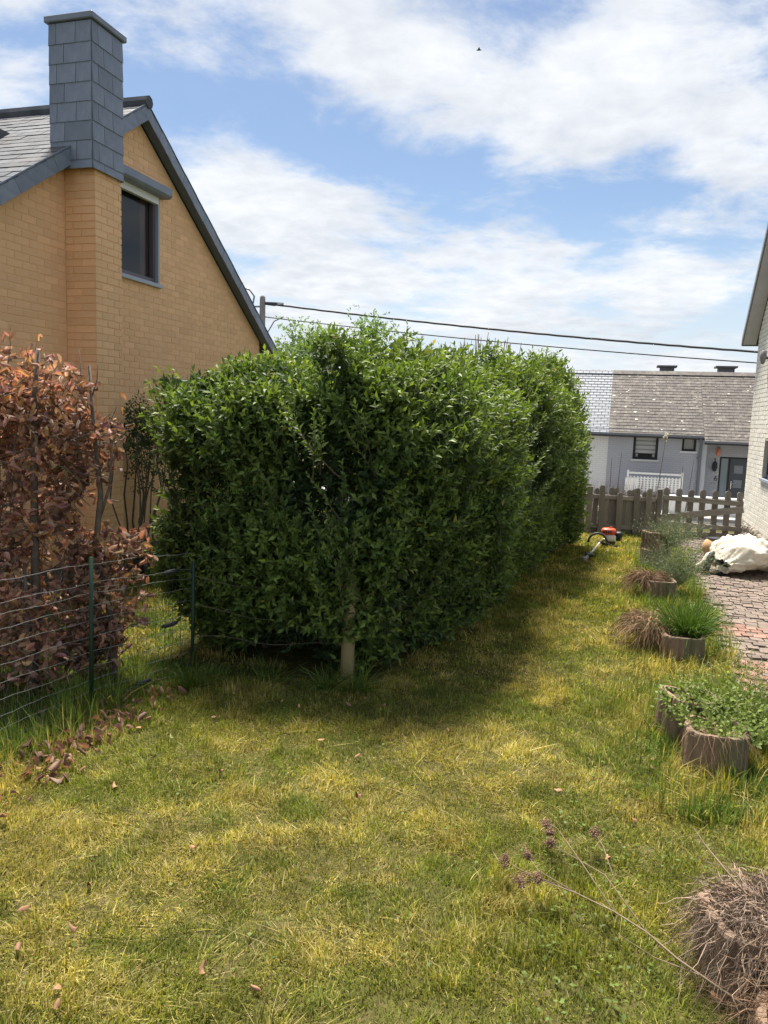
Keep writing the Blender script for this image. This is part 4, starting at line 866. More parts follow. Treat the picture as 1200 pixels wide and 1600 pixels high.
G().tube([(bx_ - .13, by_, bz_), (bx_ - .08, by_, bz_ + .02), (bx_ + .05, by_, bz_ + .02), (bx_ + .12, by_, bz_), (bx_ + .2, by_, bz_)], [.005, .035, .045, .02, .004], 7).obj('body', bm_, bird, smooth=True)
for s in (-1, 1): G().add([(bx_ - .05, by_, bz_ + .03), (bx_ + .06, by_, bz_ + .03), (bx_ + .08, by_ + s * .09, bz_ + .1), (bx_ - .0, by_ + s * .10, bz_ + .1), (bx_ + .12, by_ + s * .2, bz_ + .06)], [(0, 1, 2, 3), (3, 2, 4)]).obj('wing', bm_, bird)
# ================================================================== concrete planting rings
ringm = M('weathered_washed_concrete', (.27, .185, .13), (.17, .12, .085), scale=7, rough=.95, bump=.9, bscale=70, c3=(.13, .14, .075), s3=3.5, stretch=(1, 1, .35))
earth = M('planter_earth', (.06, .045, .03), (.10, .075, .05), scale=12, rough=1, bump=.8, bscale=50)
def ring_planter(label, x, y, z=0, h=.25, rot=0, w=.34, tilt=0):
    """hollow concrete ring: fluted outside, one concave side"""
    n = 96; out = []; inn = []
    for j in range(n):
        q = 2 * math.pi * j / n; c, s = math.cos(q), math.sin(q); k = 1 / max(abs(c) ** 4 + abs(s) ** 4, 1e-6) ** .25
        rr = w / 2 * k * (1 - .085 * (.5 + .5 * math.cos(q * 12 + math.pi)) ** 6); ri = w / 2 * k * .78
        d = math.atan2(math.sin(q - math.pi / 2), math.cos(q - math.pi / 2))
        if abs(d) < .7: dent = .09 * math.cos(d / .7 * math.pi / 2); rr -= dent; ri -= dent
        out.append((c * rr, s * rr)); inn.append((c * ri, s * ri))
    gg = G(); vs = [(a, b, -.06) for a, b in out] + [(a, b, h - .012) for a, b in out] + [(a * .975, b * .975, h) for a, b in out] + [(a * 1.03, b * 1.03, h) for a, b in inn] + [(a, b, h - .015) for a, b in inn] + [(a, b, h - .06) for a, b in inn]
    fs = [(k * n + j, k * n + (j + 1) % n, (k + 1) * n + (j + 1) % n, (k + 1) * n + j) for k in range(5) for j in range(n)]
    gg.add(vs, fs); t = thing('concrete_planter', label, 'planter', (x, y, z)); o = gg.obj('ring', ringm, t, at=(x, y, z)); o.rotation_euler = (tilt, tilt * .5, rot)
    e = G().add([(a * .98, b * .98, h - .045) for a, b in inn] + [(0, 0, h - .01)], [(j, (j + 1) % n, n) for j in range(n)]).obj('earth', earth, t, at=(x, y, z)); e.rotation_euler = (tilt, tilt * .5, rot); return t
ring_planter('fluted concrete planter overgrown with leafy weeds', .68, 4.60, 0, .25, 0)
ring_planter('mossy concrete planter half hidden left of the leafy weeds', .56, 5.02, 0, .29, .5, .32, .06)
ring_planter('concrete planter with tall green ornamental grass', .68, 6.80, 0, .21, .05)
ring_planter('concrete planter buried under a drooping dead grass clump', .50, 7.15, 0, .22, .4, .32)
ring_planter('concrete planter with feathery bush in front of the tall stacked planter', .62, 9.1, 0, .22, .1)
ring_planter('lower concrete planter of the two stacked near the gate', .66, 11.25, 0, .24, .2, .34)
ring_planter('upper concrete planter of the two stacked near the gate', .68, 11.27, .24, .24, .5, .36)
ring_planter('lichen-yellowed concrete planter under the big dead grass mop', .60, 2.80, 0, .25, .3, .34)
ring_planter('small concrete planter edge beside the dead grass mop', .70, 2.42, 0, .15, -.1, .3)

strawm = M('dead_grass_strand', (.31, .225, .16), (.23, .165, .115), scale=9, rough=.85, spec=.25, tint=True, trans=.1)
greenm = M('grass_blade', (.075, .125, .020), (.10, .155, .025), scale=2.5, rough=.5, spec=.35, trans=.35, tint=True, tcol=(1.25, 1.2, .7))
def mop(name, label, c, n, rad, hgt, ln, seed, cols, group=None, wd=.0012, mat=strawm, cat='plant', up=.75, k=9, bush=1.0, curl=.004):
    """a tuft whose strands rise from the crown and arch over"""
    r = np.random.default_rng(seed); az = r.uniform(0, 6.28, n); rr = rad * np.sqrt(r.uniform(0, 1, n)) * .55; c = np.array(c)
    st = c + np.stack([np.cos(az) * rr, np.sin(az) * rr, r.uniform(0, hgt * .5, n)], -1)
    el = np.clip(r.normal(up, .35, n), .05, 1.5); az2 = az + r.normal(0, .5, n); d = np.stack([np.cos(az2) * np.cos(el), np.sin(az2) * np.cos(el), np.sin(el)], -1)
    L = ln * r.uniform(.45, 1.2, n); t = np.linspace(0, 1, k); g_ = r.uniform(.5, 1.3, n) * bush
    Pp = st[:, None] + d[:, None] * (t[None] * L[:, None])[..., None]; Pp[:, :, 2] -= (g_[:, None] * L[:, None]) * t[None] ** 2 * .9
    Pp += np.cumsum(r.normal(0, curl, Pp.shape), 1); Pp[:, :, 2] = np.maximum(Pp[:, :, 2], .012)
    v, f = ribbons(Pp, wd * r.uniform(.7, 1.6, n), r); ci = r.integers(0, len(cols), n); T = np.repeat(np.array(cols)[ci] * r.uniform(.6, 1.3, (n, 1)), k * 2, 0)
    t_ = thing(name, label, cat, tuple(c), group); tag(obj('strands', npmesh('strands', v, f, mat, T), t_), kind='stuff'); return t_
DG = [(.92, .98, 1.08), (1.25, 1.28, 1.35), (.62, .66, .74), (1.0, .95, .9)]
mop('dead_grass', 'big grey-brown dead grass mop spilling over the lichened planter', (.69, 2.80, .21), 3400, .34, .12, .19, 71, DG, wd=.0017, up=.25, curl=.016, bush=1.5)
mop('dead_grass', 'rusty dead grass tuft drooping next to the big dead mop', (.80, 2.48, .09), 1800, .28, .18, .22, 72, [(1, .85, .7), (1.3, 1.1, .95), (.6, .55, .5)], wd=.0014, up=.2, curl=.018, bush=1.0)
mop('dead_grass', 'tan dead grass clump hanging beside the green ornamental grass', (.44, 7.0, .20), 1500, .24, .12, .25, 73, [(1, .9, .75), (1.35, 1.2, .95), (.7, .65, .55)], wd=.0024, up=.3, curl=.012)
mop('dead_grass', 'dark brown dead grass clump at the foot of the feathery bush', (.50, 9.15, .20), 900, .22, .10, .22, 74, [(.8, .7, .6), (1.1, .95, .8), (.5, .45, .4)], wd=.003, up=.3, curl=.012)
mop('ornamental_grass', 'tuft of upright green blades growing from a concrete planter', (.72, 6.92, .16), 900, .22, .06, .42, 75, [(.9, 1.05, 1.2), (1.1, 1.2, 1.0), (.7, .85, 1.0)], wd=.0035, mat=greenm, up=1.05, bush=.45)
for (x, y, h, sd, lab) in ((-1.62, 4.98, .30, 81, 'long green grass tuft in front of the wooden stake'), (-1.82, 4.95, .26, 82, 'loose long grass tuft left of the wooden stake'), (-2.25, 4.92, .30, 83, 'thin straggling grass tuft under the dark hedge foot'), (-2.72, 4.62, .26, 84, 'yellowish grass tuft at the end of the wire fence')):
    mop('grass_tuft', lab, (x, y, 0), 130 if sd != 83 else 60, .12, .02, h * 1.15, sd, [(.8, .9, .9), (1.0, 1.05, .8), (1.3, 1.1, .9)], wd=.0028, mat=greenm, up=1.0, bush=.5)
# feathery bushes
fea = M('grey_green_feathery', (.15, .19, .09), (.19, .23, .12), scale=6, rough=.7, trans=.25, tint=True)
def feathery(label, c, rad, h, n, seed, cols, sp=.55):
    r = np.random.default_rng(seed); t_ = thing('feathery_bush', label, 'bush', c); c = np.array(c); az = r.uniform(0, 6.28, n); el = r.uniform(.6, 1.5, n)
    d = np.stack([np.cos(az) * np.cos(el) * 1.4, np.sin(az) * np.cos(el) * 1.4, np.sin(el)], -1); L = h * r.uniform(.55, 1.1, n); k = 6; t = np.linspace(0, 1, k)
    Pp = c + r.normal(0, rad * .18, (n, 1, 3)) * [1, 1, .2] + d[:, None] * (t[None] * L[:, None])[..., None] + np.cumsum(r.normal(0, .010, (n, k, 3)), 1)
    v, f = ribbons(Pp, np.full(n, .0016), r); o = obj('stems', npmesh('stems', v, f, fea, np.ones((len(v), 3)) * .8), t_); tag(o, kind='stuff')
    m = 14; ti = r.uniform(.25, 1, (n, m)); b = np.stack([np.stack([np.interp(ti[i], t, Pp[i, :, a]) for a in range(3)], -1) for i in range(n)]).reshape(-1, 3)
    ax = norm(np.repeat(d, m, 0) * .6 + r.normal(0, .8, b.shape)); up = norm(r.normal(size=b.shape)); v, f = leaves(b, ax, up, r.uniform(.018, .038, len(b)), r.uniform(.004, .009, len(b)), .1, .05)
    ci = r.integers(0, len(cols), len(b)); tag(obj('leaves', npmesh('leaves', v, f, fea, np.repeat(np.array(cols)[ci] * r.uniform(.6, 1.3, (len(b), 1)), 5, 0)), t_), kind='stuff')
FC = [(1, 1, 1), (1.25, 1.2, 1.1), (.7, .85, .8), (1.1, 1.0, 1.2)]
feathery('grey-green feathery bush growing out of the stacked planters', (.86, 11.2, .30), .3, .50, 300, 91, FC)
feathery('taller feathery bush with seedy tips between the planters', (.82, 9.45, .12), .3, .58, 340, 92, FC)
feathery('wispy grey weed stems beside the leafy weeds at the drive edge', (1.02, 5.15, .02), .22, .45, 120, 93, [(1, 1, 1), (1.4, 1.2, 1.0), (.9, 1.0, .9)])
# leafy weeds (lobed leaflets on short stalks)
wee = M('soft_weed_leaf', (.12, .185, .05), (.15, .215, .06), scale=5, rough=.6, trans=.28, tint=True, tcol=(1.2, 1.2, .7))
def weeds(name, label, c, rad, h, n, seed, leaf=.035, cat='weed', nl=9, stuff_top=False):
    r = np.random.default_rng(seed); c = np.array(c); q = r.uniform(0, 6.28, n); rr = rad * np.sqrt(r.uniform(0, 1, n)); B = c + np.stack([np.cos(q) * rr, np.sin(q) * rr, np.zeros(n)], -1)
    d = norm(np.stack([np.cos(q) * rr / rad * .8, np.sin(q) * rr / rad * .8, np.ones(n)], -1) + r.normal(0, .25, (n, 3))); L = h * r.uniform(.4, 1.1, n) * (1.1 - .4 * rr / rad)
    b, ax, up, Ls, Ws, tt = shoots(B, d, nl, L, leaf, leaf * .6, (.7, 1.35), r); v, f = leaves(b, ax, up, Ls, Ws, .12, .12); T = np.repeat(r.uniform(.6, 1.35, (len(b), 1)) * np.array([1.1, 1.0, .7]), 5, 0)
    t_ = thing(name, label, cat, tuple(c)); tag(obj('leaves', npmesh('leaves', v, f, wee, T), t_), kind='stuff')
    k = 3; Pp = B[:, None] + d[:, None] * (np.linspace(0, 1, k)[None] * L[:, None])[..., None]; v, f = ribbons(Pp, np.full(n, .0013), r); tag(obj('stalks', npmesh('stalks', v, f, wee, np.ones((len(v), 3))), t_), kind='stuff')
weeds('leafy_weed', 'bushy bright green leafy weed filling the near fluted planter', (.80, 4.86, .20), .36, .28, 360, 101, .042)
weeds('leafy_weed', 'low creeping weed hugging the foot of the mossy planter', (.44, 4.72, .0), .16, .10, 90, 102, .022)
weeds('leafy_weed', 'sprawling weed patch on the drive edge by the ornamental grass', (.98, 6.55, .0), .26, .16, 140, 103, .025)
weeds('leafy_weed', 'yellow-green weed tuft at the paving edge below the feathery bush', (1.06, 8.5, .0), .16, .20, 90, 104, .025)
weeds('leafy_weed', 'weeds sprouting along the foot of the white house stone base', (2.28, 13.4, .0), .2, .22, 110, 105, .04)
weeds('leafy_weed', 'small green weed tufts on the drive in front of the gate', (1.28, 12.6, .0), .25, .10, 110, 106, .03)
# dry trailing stems over the near planter
tr = thing('trailing_stems', 'dry twiggy runners hanging over the rim of the fluted planter', 'twigs', (.7, 4.42, .25)); r = np.random.default_rng(17); n = 130
st = np.stack([r.uniform(.53, .85, n), r.uniform(4.42, 4.6, n), r.uniform(.24, .27, n)], -1); d = np.stack([r.normal(0, .5, n), -r.uniform(.3, 1, n), r.uniform(-.2, .5, n)], -1); t = np.linspace(0, 1, 7); L = r.uniform(.06, .2, n)
Pp = st[:, None] + d[:, None] * (t[None] * L[:, None])[..., None]; Pp[:, :, 2] -= 1.0 * L[:, None] * t[None] ** 2; Pp += np.cumsum(r.normal(0, .006, Pp.shape), 1)
v, f = ribbons(Pp, np.full(n, .0012), r); tag(obj('runners', npmesh('runners', v, f, strawm, np.ones((len(v), 3)) * [1.1, .95, .85]), tr), kind='stuff')

# ------------------------------------------------------------------ dried flower stalk leaning out of the near planter
stk = thing('dried_flower_stalk', 'long dry flower stalk with fuzzy brown seed heads leaning over the lawn', 'stalk', (.55, 2.6, .1))
sm_ = M('dry_stalk', (.16, .115, .08), (.22, .16, .11), scale=20, rough=.8); shm = M('seed_head', (.21, .13, .085), (.28, .18, .12), scale=60, rough=.95, tint=True)
main = [(.58, 2.58, .05), (.52, 2.50, .12), (.335, 2.64, .13), (.24, 2.75, .13), (.128, 2.84, .125), (-.02, 2.92, .12), (-.168, 2.96, .12), (-.226, 2.92, .12)]
G().tube(main, [.0045, .0045, .004, .0038, .0034, .003, .0022, .0015], 6).obj('stem', sm_, stk, smooth=True)
subs = [[(.24, 2.75, .13), (.09, 3.05, .14), (-.10, 3.2, .13), (-.14, 3.24, .13)], [(.128, 2.84, .125), (.0, 3.1, .14), (-.12, 3.35, .14), (-.166, 3.40, .13)], [(.13, 3.02, .14), (.08, 3.25, .15), (.046, 3.38, .13)], [(-.02, 2.92, .12), (-.17, 3.02, .12), (-.225, 3.12, .12)], [(-.1, 2.95, .12), (-.24, 3.0, .12), (-.309, 3.045, .12)], [(.40, 2.58, .13), (.27, 2.72, .06), (.15, 2.82, .05)], [(.335, 2.64, .13), (.42, 2.72, .15), (.55, 2.74, .17)]]
for s in subs: G().tube(s, list(np.linspace(.0028, .0012, len(s))), 5).obj('side_stem', sm_, stk, smooth=True)
for (x, y, z, s) in ((-.226, 2.92, .12, .04), (-.14, 3.235, .13, .034), (-.166, 3.394, .13, .030), (.046, 3.385, .13, .034), (-.225, 3.126, .12, .024), (-.309, 3.045, .12, .03), (-.17, 2.955, .125, .026), (-.15, 3.32, .135, .022)):
    r = np.random.default_rng(int(abs(x) * 1e4)); m = 300; ctr = norm(r.normal(size=(7, 3))) * r.uniform(.3, 1.1, (7, 1)) * [s * .7, s * .9, s * .6]; q = ctr[r.integers(0, 7, m)] + r.normal(0, s * .26, (m, 3)) + [x, y, z]; qs = r.uniform(.0016, .0042, m)
    oc = np.array([(1, 0, 0), (-1, 0, 0), (0, 1, 0), (0, -1, 0), (0, 0, 1), (0, 0, -1)], float); of = np.array([(0, 2, 4), (2, 1, 4), (1, 3, 4), (3, 0, 4), (2, 0, 5), (1, 2, 5), (3, 1, 5), (0, 3, 5)])
    obj('seed_head', npmesh('seed_head', (q[:, None] + oc[None] * qs[:, None, None]).reshape(-1, 3), (of[None] + (np.arange(m) * 6)[:, None, None]).reshape(-1, 3), shm, np.repeat(r.uniform(.6, 1.3, (m, 1)) * np.ones(3), 6, 0)), stk)
tg_ = thing('dry_twig', 'bare forked twig sticking up from the dead grass mop', 'twig', (.62, 2.8, .35))
G().tube([(.56, 2.78, .33), (.50, 2.86, .36), (.44, 2.98, .38), (.405, 3.06, .40)], [.004, .0035, .0025, .0015], 5).tube([(.60, 2.68, .26), (.50, 2.72, .275), (.40, 2.74, .28)], [.004, .0035, .002], 5).obj('twig', sm_, tg_)

# ------------------------------------------------------------------ bulk bag
bag = thing('bulk_bag', 'crumpled cream woven bulk bag lying open on the drive', 'bag', (1.75, 11.1, .02))
bagm = M('cream_woven_plastic', (.72, .68, .58), (.64, .59, .49), scale=3, rough=.6, bump=.35, bscale=30, spec=.35, trans=.12)
nu, nv = 80, 100; c0 = np.array([1.47, 10.74, .17]); c1 = np.array([2.22, 11.55, .20]); axb = c1 - c0; Lb = np.linalg.norm(axb); axb = axb / Lb; sd = norm(np.cross(axb, [0, 0, 1.])); upb = np.array([0, 0, 1.])
uu = np.linspace(0, 1, nu)[:, None]; vv_ = np.linspace(0, 2 * np.pi, nv, endpoint=False)[None]
prof = np.interp(uu, [0, .04, .15, .4, .7, .9, .97, 1], [.13, .18, .30, .36, .31, .2, .1, .01]); cx_ = np.cos(vv_); sx_ = np.sin(vv_)
Pb = c0 + axb * (uu * Lb)[..., None] + sd * (prof * cx_ * 1.18)[..., None] + upb * (prof * sx_ * np.interp(uu, [0, .3, .7, 1], [.66, .66, .7, .6]) + np.interp(uu, [0, .2, .45, .7, 1], [0, .10, .13, .06, -.06]))[..., None]
nz = fbm(Pb * 4.5, 61, 2) - .5; rid = np.abs(fbm(Pb * np.array([7, 7, 9]), 67, 4) - .5) * 2
dirn = norm(Pb - (c0 + axb * (uu * Lb)[..., None] + upb * .0)); Pb = Pb + dirn * (nz * .15 + (rid - .3) * .08 - .035 * (1 - np.abs(fbm(Pb * 5.5, 91, 2) * 2 - 1)) ** 6 - .010 * (1 - np.abs(fbm(Pb * 17, 95, 2) * 2 - 1)) ** 4 + .012 * np.sin(vv_ * 9 + uu * 14) * (1 - uu))[..., None]
Pb[..., 2] = np.maximum(Pb[..., 2], .035 + .01 * np.abs(nz)); Ib = np.arange(nu * nv).reshape(nu, nv)
Fb = np.stack([Ib[:-1], np.roll(Ib, -1, 1)[:-1], np.roll(Ib, -1, 1)[1:], Ib[1:]], -1).reshape(-1, 4)
obj('sack', npmesh('sack', Pb.reshape(-1, 3), Fb, bagm, smooth=True), bag)
inner = [c0 + axb * Lb * .16 + sd * .15 * math.cos(q) * random.uniform(.8, 1) + upb * (.11 * math.sin(q) * random.uniform(.8, 1) - .03) for q in np.linspace(0, 6.28, 15)[:-1]]
G().add(inner + [c0 + axb * Lb * .10 + upb * -.02], [(j, (j + 1) % 14, 14) for j in range(14)]).obj('contents', M('dark_bag_contents', (.025, .025, .03), (.06, .055, .05), scale=9, rough=.7), bag)
G().beam(tuple(c0 + sd * -.05 - axb * .02 + upb * -.04), tuple(c0 + sd * .02 + axb * .12 + upb * -.08), .05, .06).obj('pale_offcut', bagm, bag)
strap = M('black_webbing', (.018, .02, .028), rough=.6)
for (x, y, ph) in ((1.31, 10.85, 0.0), (1.43, 10.82, .35)):
    pts = [(x + .10 + ph * .05, y + .1, .30), (x + .05, y + .04, .27), (x + .01, y, .17), (x - .02 + ph * .2, y - .03, .04), (x + .02 + ph * .2, y - .06, .025)]
    G().tube(pts, [.03, .042, .045, .042, .02], 8).obj('strap', strap, bag, smooth=True)
fl = []; FV = 9
for i in range(FV):
    for j in range(7):
        u, w = i / (FV - 1), j / 6; fl.append((1.50 - .32 * u, 10.95 + .02 * u - .16 * (w - .5), .36 - .30 * u ** 1.5 + .06 * math.sin(w * 9 + u * 5) * (1 - .3 * u) + .02 * math.sin(u * 13)))
G().add(fl, [(i * 7 + j, i * 7 + j + 1, (i + 1) * 7 + j + 1, (i + 1) * 7 + j) for i in range(FV - 1) for j in range(6)]).obj('flap', bagm, bag, smooth=True)
pot = thing('clay_pot', 'small tan rounded pot with dark lid behind the bulk bag', 'pot', (1.56, 12.35, 0))
G().lathe([(.001, .01), (.10, .012), (.16, .10), (.17, .18), (.13, .26), (.10, .28)], (1.56, 12.35, 0), 18).obj('body', M('tan_clay', (.50, .33, .17), (.43, .28, .15), scale=6, rough=.8), pot, smooth=True)
G().lathe([(.001, .31), (.13, .305), (.14, .285), (.001, .28)], (1.60, 12.35, 0), 18).obj('lid', tm, pot)

# ------------------------------------------------------------------ brush cutter lying on the lawn
bc = thing('brush_cutter', 'orange and white petrol brush cutter with black loop handle on the lawn', 'brush cutter', (-.02, 12.5, 0))
bc.scale = (.88, .88, .88); orm = M('orange_plastic', (.55, .07, .022), rough=.35, spec=.5); whm = M('pale_plastic', (.62, .61, .57), rough=.45)
ex, ey = .06, 12.75
def lump(name, mat, c, s, seed, par, e=.6, n=(10, 14)):
    r = random.Random(seed); vs = []
    for i in range(n[0] + 1):
        th = math.pi * i / n[0]
        for j in range(n[1]):
            ph = 2 * math.pi * j / n[1]; f_ = lambda v: math.copysign(abs(v) ** e, v)
            vs.append((c[0] + s[0] * f_(math.sin(th)) * f_(math.cos(ph)), c[1] + s[1] * f_(math.sin(th)) * f_(math.sin(ph)), c[2] + s[2] * f_(math.cos(th)) * (1 + .05 * r.random())))
    k = n[1]; return G().add(vs, [(i * k + j, i * k + (j + 1) % k, (i + 1) * k + (j + 1) % k, (i + 1) * k + j) for i in range(n[0]) for j in range(k)]).obj(name, mat, par, smooth=True)
ec = lump('engine_cover', orm, (ex - .02, ey, .265), (.135, .12, .065), 1, bc); G().tube([(ex, ey - .02, .31), (ex + .01, ey - .01, .35), (ex + .03, ey, .352)], [.02, .016, .01], 8).obj('spark_cap', orm, ec)
for k in range(4): G().box(ex - .11 + k * .04, ex - .09 + k * .04, ey - .128, ey - .118, .24, .29).obj('cooling_slot', tm, ec)
lump('fuel_tank', whm, (ex + .02, ey - .03, .155), (.10, .10, .065), 2, bc)
lump('air_filter_housing', tm, (ex + .16, ey + .01, .19), (.065, .09, .085), 3, bc); lump('starter_foot', tm, (ex + .02, ey + .02, .07), (.09, .09, .045), 4, bc)
sh = G().tube([(ex - .06, ey - .10, .16), (-.10, 12.2, .13), (-.185, 11.6, .09), (-.27, 11.05, .055)], .0155, 8).obj('shaft', whm, bc, smooth=True)
G().tube([(-.035, 12.42, .146), (-.10, 12.18, .131)], .024, 8).obj('grip_sleeve', tm, bc, smooth=True)
q = [(ex - .26 + .16 * math.cos(t) - .0, 12.42 + .05 * math.sin(t), .10 + .155 * math.sin(t)) for t in np.linspace(math.pi * 1.02, -.05, 15)]
G().tube([(p[0] + .06, p[1], p[2]) for p in q] + [(ex - .02, 12.42, .09), (ex - .12, 12.40, .07)], .02, 8).obj('loop_handle', tm, bc, smooth=True)
G().tube([(-.12, 12.4, .10), (.0, 12.38, .10), (.12, 12.45, .05), (.30, 12.5, .03)], .014, 6).obj('harness_strap', tm, bc, smooth=True)
G().tube([(-.25, 11.15, .062), (-.275, 11.0, .055), (-.30, 10.88, .05)], [.022, .034, .028], 8).obj('gearbox', zg, bc, smooth=True)
lump('guard', tm, (-.24, 11.12, .08), (.07, .09, .03), 6, bc); G().lathe([(.001, .03), (.05, .028), (.055, -.03), (.001, -.04)], (-.31, 10.86, .05), 12).obj('cutter_head', M('worn_metal', (.28, .25, .25), rough=.5, metal=.5), bc)

# ------------------------------------------------------------------ dry brush and saplings behind the fence
r = np.random.default_rng(44); bs = thing('dry_brush', 'dense dry brown stems growing behind the picket fence', 'brush', (.15, 14.6, 0)); n = 1300
st = np.stack([r.uniform(-1.3, .95, n), r.uniform(14.42, 14.95, n), np.zeros(n)], -1); st[:, 1] += .17 * st[:, 0]; d = norm(np.stack([r.normal(0, .2, n), r.normal(0, .15, n), np.ones(n)], -1)); L = r.uniform(.45, .95, n); t = np.linspace(0, 1, 5)
Pp = st[:, None] + d[:, None] * (t[None] * L[:, None])[..., None] + np.cumsum(r.normal(0, .02, (n, 5, 3)), 1); v, f = ribbons(Pp, np.full(n, .004), r)
tag(obj('stems', npmesh('stems', v, f, strawm, np.repeat(r.uniform(.5, 1.3, (n, 1)) * np.array([.9, .8, .7]), 10, 0)), bs), kind='stuff')
sap = M('sapling_bark', (.15, .13, .10), (.22, .19, .15), scale=12, rough=.9)
for (x0, x1, h, lab) in ((-.03, .0, 1.25, 'thin bare sapling stem left of the white bench, the shorter of a pair'), (.10, .19, 1.36, 'thin bare sapling stem leaning beside the end of the white bench'), (.88, 1.05, 1.74, 'tall thin sapling with pale buds at its tip before the grey house'), (1.38, 1.42, 1.14, 'short bare sapling stem in front of the white bench end'), (1.50, 1.62, 1.26, 'slanting bare sapling stem by the downpipe of the grey house')):
    z0 = float(ground_z(0, 17)); t_ = thing('sapling', lab, 'sapling', (x0, 17, z0)); G().tube([(x0, 17, z0), (x0 * .6 + x1 * .4 + .02, 17, h * .4), (x1, 17, h)], [.016, .011, .005], 5).obj('stem', sap, t_)
    if h > 1.6:
        for k in range(12): lump('bud', M('pale_bud', (.55, .54, .40), rough=.8), (x1 + random.gauss(.01, .03), 17 + random.gauss(0, .03), h + random.uniform(-.12, .05)), (.018, .018, .026), k, t_, 1, (4, 6))
# ------------------------------------------------------------------ fallen leaves and litter
falm = M('fallen_leaf', (.36, .20, .11), (.27, .14, .075), scale=20, rough=.7, orand=.35, tint=True); gfal = M('fallen_green_leaf', (.16, .20, .06), (.20, .22, .08), scale=20, rough=.6, tint=True)
FL = [(-1.79, 2.21), (-0.15, 3.93), (-2.57, 3.27), (-2.28, 4.15), (-2.29, 3.16), (-1.02, 2.16), (-2.04, 2.24), (-1.59, 1.88), (0.11, 3.35), (0.23, 3.75), (-2.62, 3.84), (-2.76, 4.22), (-2.36, 3.79), (-2.01, 4.58), (-1.86, 4.52), (-1.26, 3.95), (-1.34, 4.73), (-1.51, 4.85), (-1.27, 4.64), (-1.53, 4.07), (-1.88, 3.5), (-2.62, 2.93), (-2.68, 2.85), (-2.79, 3.2), (-2.93, 3.14), (-2.7, 3.16), (-1.9, 2.06), (-1.64, 1.94), (-1.23, 2.18), (-1.57, 4.7), (0.35, 4.52), (0.34, 4.39), (-1.12, 3.53), (-1.92, 2.47), (-2.36, 4.57), (-1.29, 5.21), (-0.85, 4.48), (-1.66, 2.84), (.47, 2.62)]
lm2 = [npmesh('fallen_leaf', v - [0, 0, .5], f, m_, np.ones((len(v), 3)), smooth=True) for (v, f) in CUR[:4] for m_ in (falm,)]
lmg = npmesh('fallen_leaf', CUR[4][0] - [0, 0, .5], CUR[4][1], gfal, np.ones((len(CUR[4][0]), 3)), smooth=True)
r = np.random.default_rng(19)
for k, (x, y) in enumerate(FL):
    gr = k in (12, 18, 35); o = obj('fallen_leaf', lmg if gr else lm2[k % 4], None, (x, y, float(ground_z(x, y)) + .038), (-math.pi / 2 + r.normal(0, .3), r.normal(0, .3), r.uniform(0, 6.28)), float(r.uniform(.032, .052)) * (1.3 if k == 0 else 1))
    if gr: tag(o, 'fallen leaf still green, lying on the shaded lawn', 'leaf', 'green fallen leaves')
    else:
        near = [(q, l) for q, l in (((-1.6, 4.75), 'under the hedge by the wooden stake'), ((.35, 4.45), 'beside the fluted concrete planter'), ((-2.75, 3.1), 'near the litter strip at the wire fence'), ((.1, 3.5), 'close to the dried flower stalk')) if math.dist(q, (x, y)) < .6]
        w_ = near[0][1] if near else 'on the open sunny lawn'
        tag(o, 'dry brown leaf fallen ' + w_, 'leaf', 'brown leaves ' + w_)
n = 280; x = np.concatenate([r.normal(-2.86, .14, n // 2), r.uniform(-3.3, -2.6, n // 2)]); y = np.concatenate([r.normal(3.75, .33, n // 2), r.uniform(2.2, 4.6, n // 2)]); Pp = np.stack([x, y, ground_z(x, y) + r.uniform(.015, .05, n)], -1)
v, f, c = scatter_variant(Pp, r.uniform(.035, .075, n), r, r.uniform(.5, 1.2, (n, 1)) * np.array([.9, .95, 1.0])); o = obj('leaf_litter', npmesh('leaf_litter', v, f, dry, c, smooth=True)); tag(o, 'strip of brown leaf litter along the foot of the wire fence', 'leaf litter', kind='stuff')

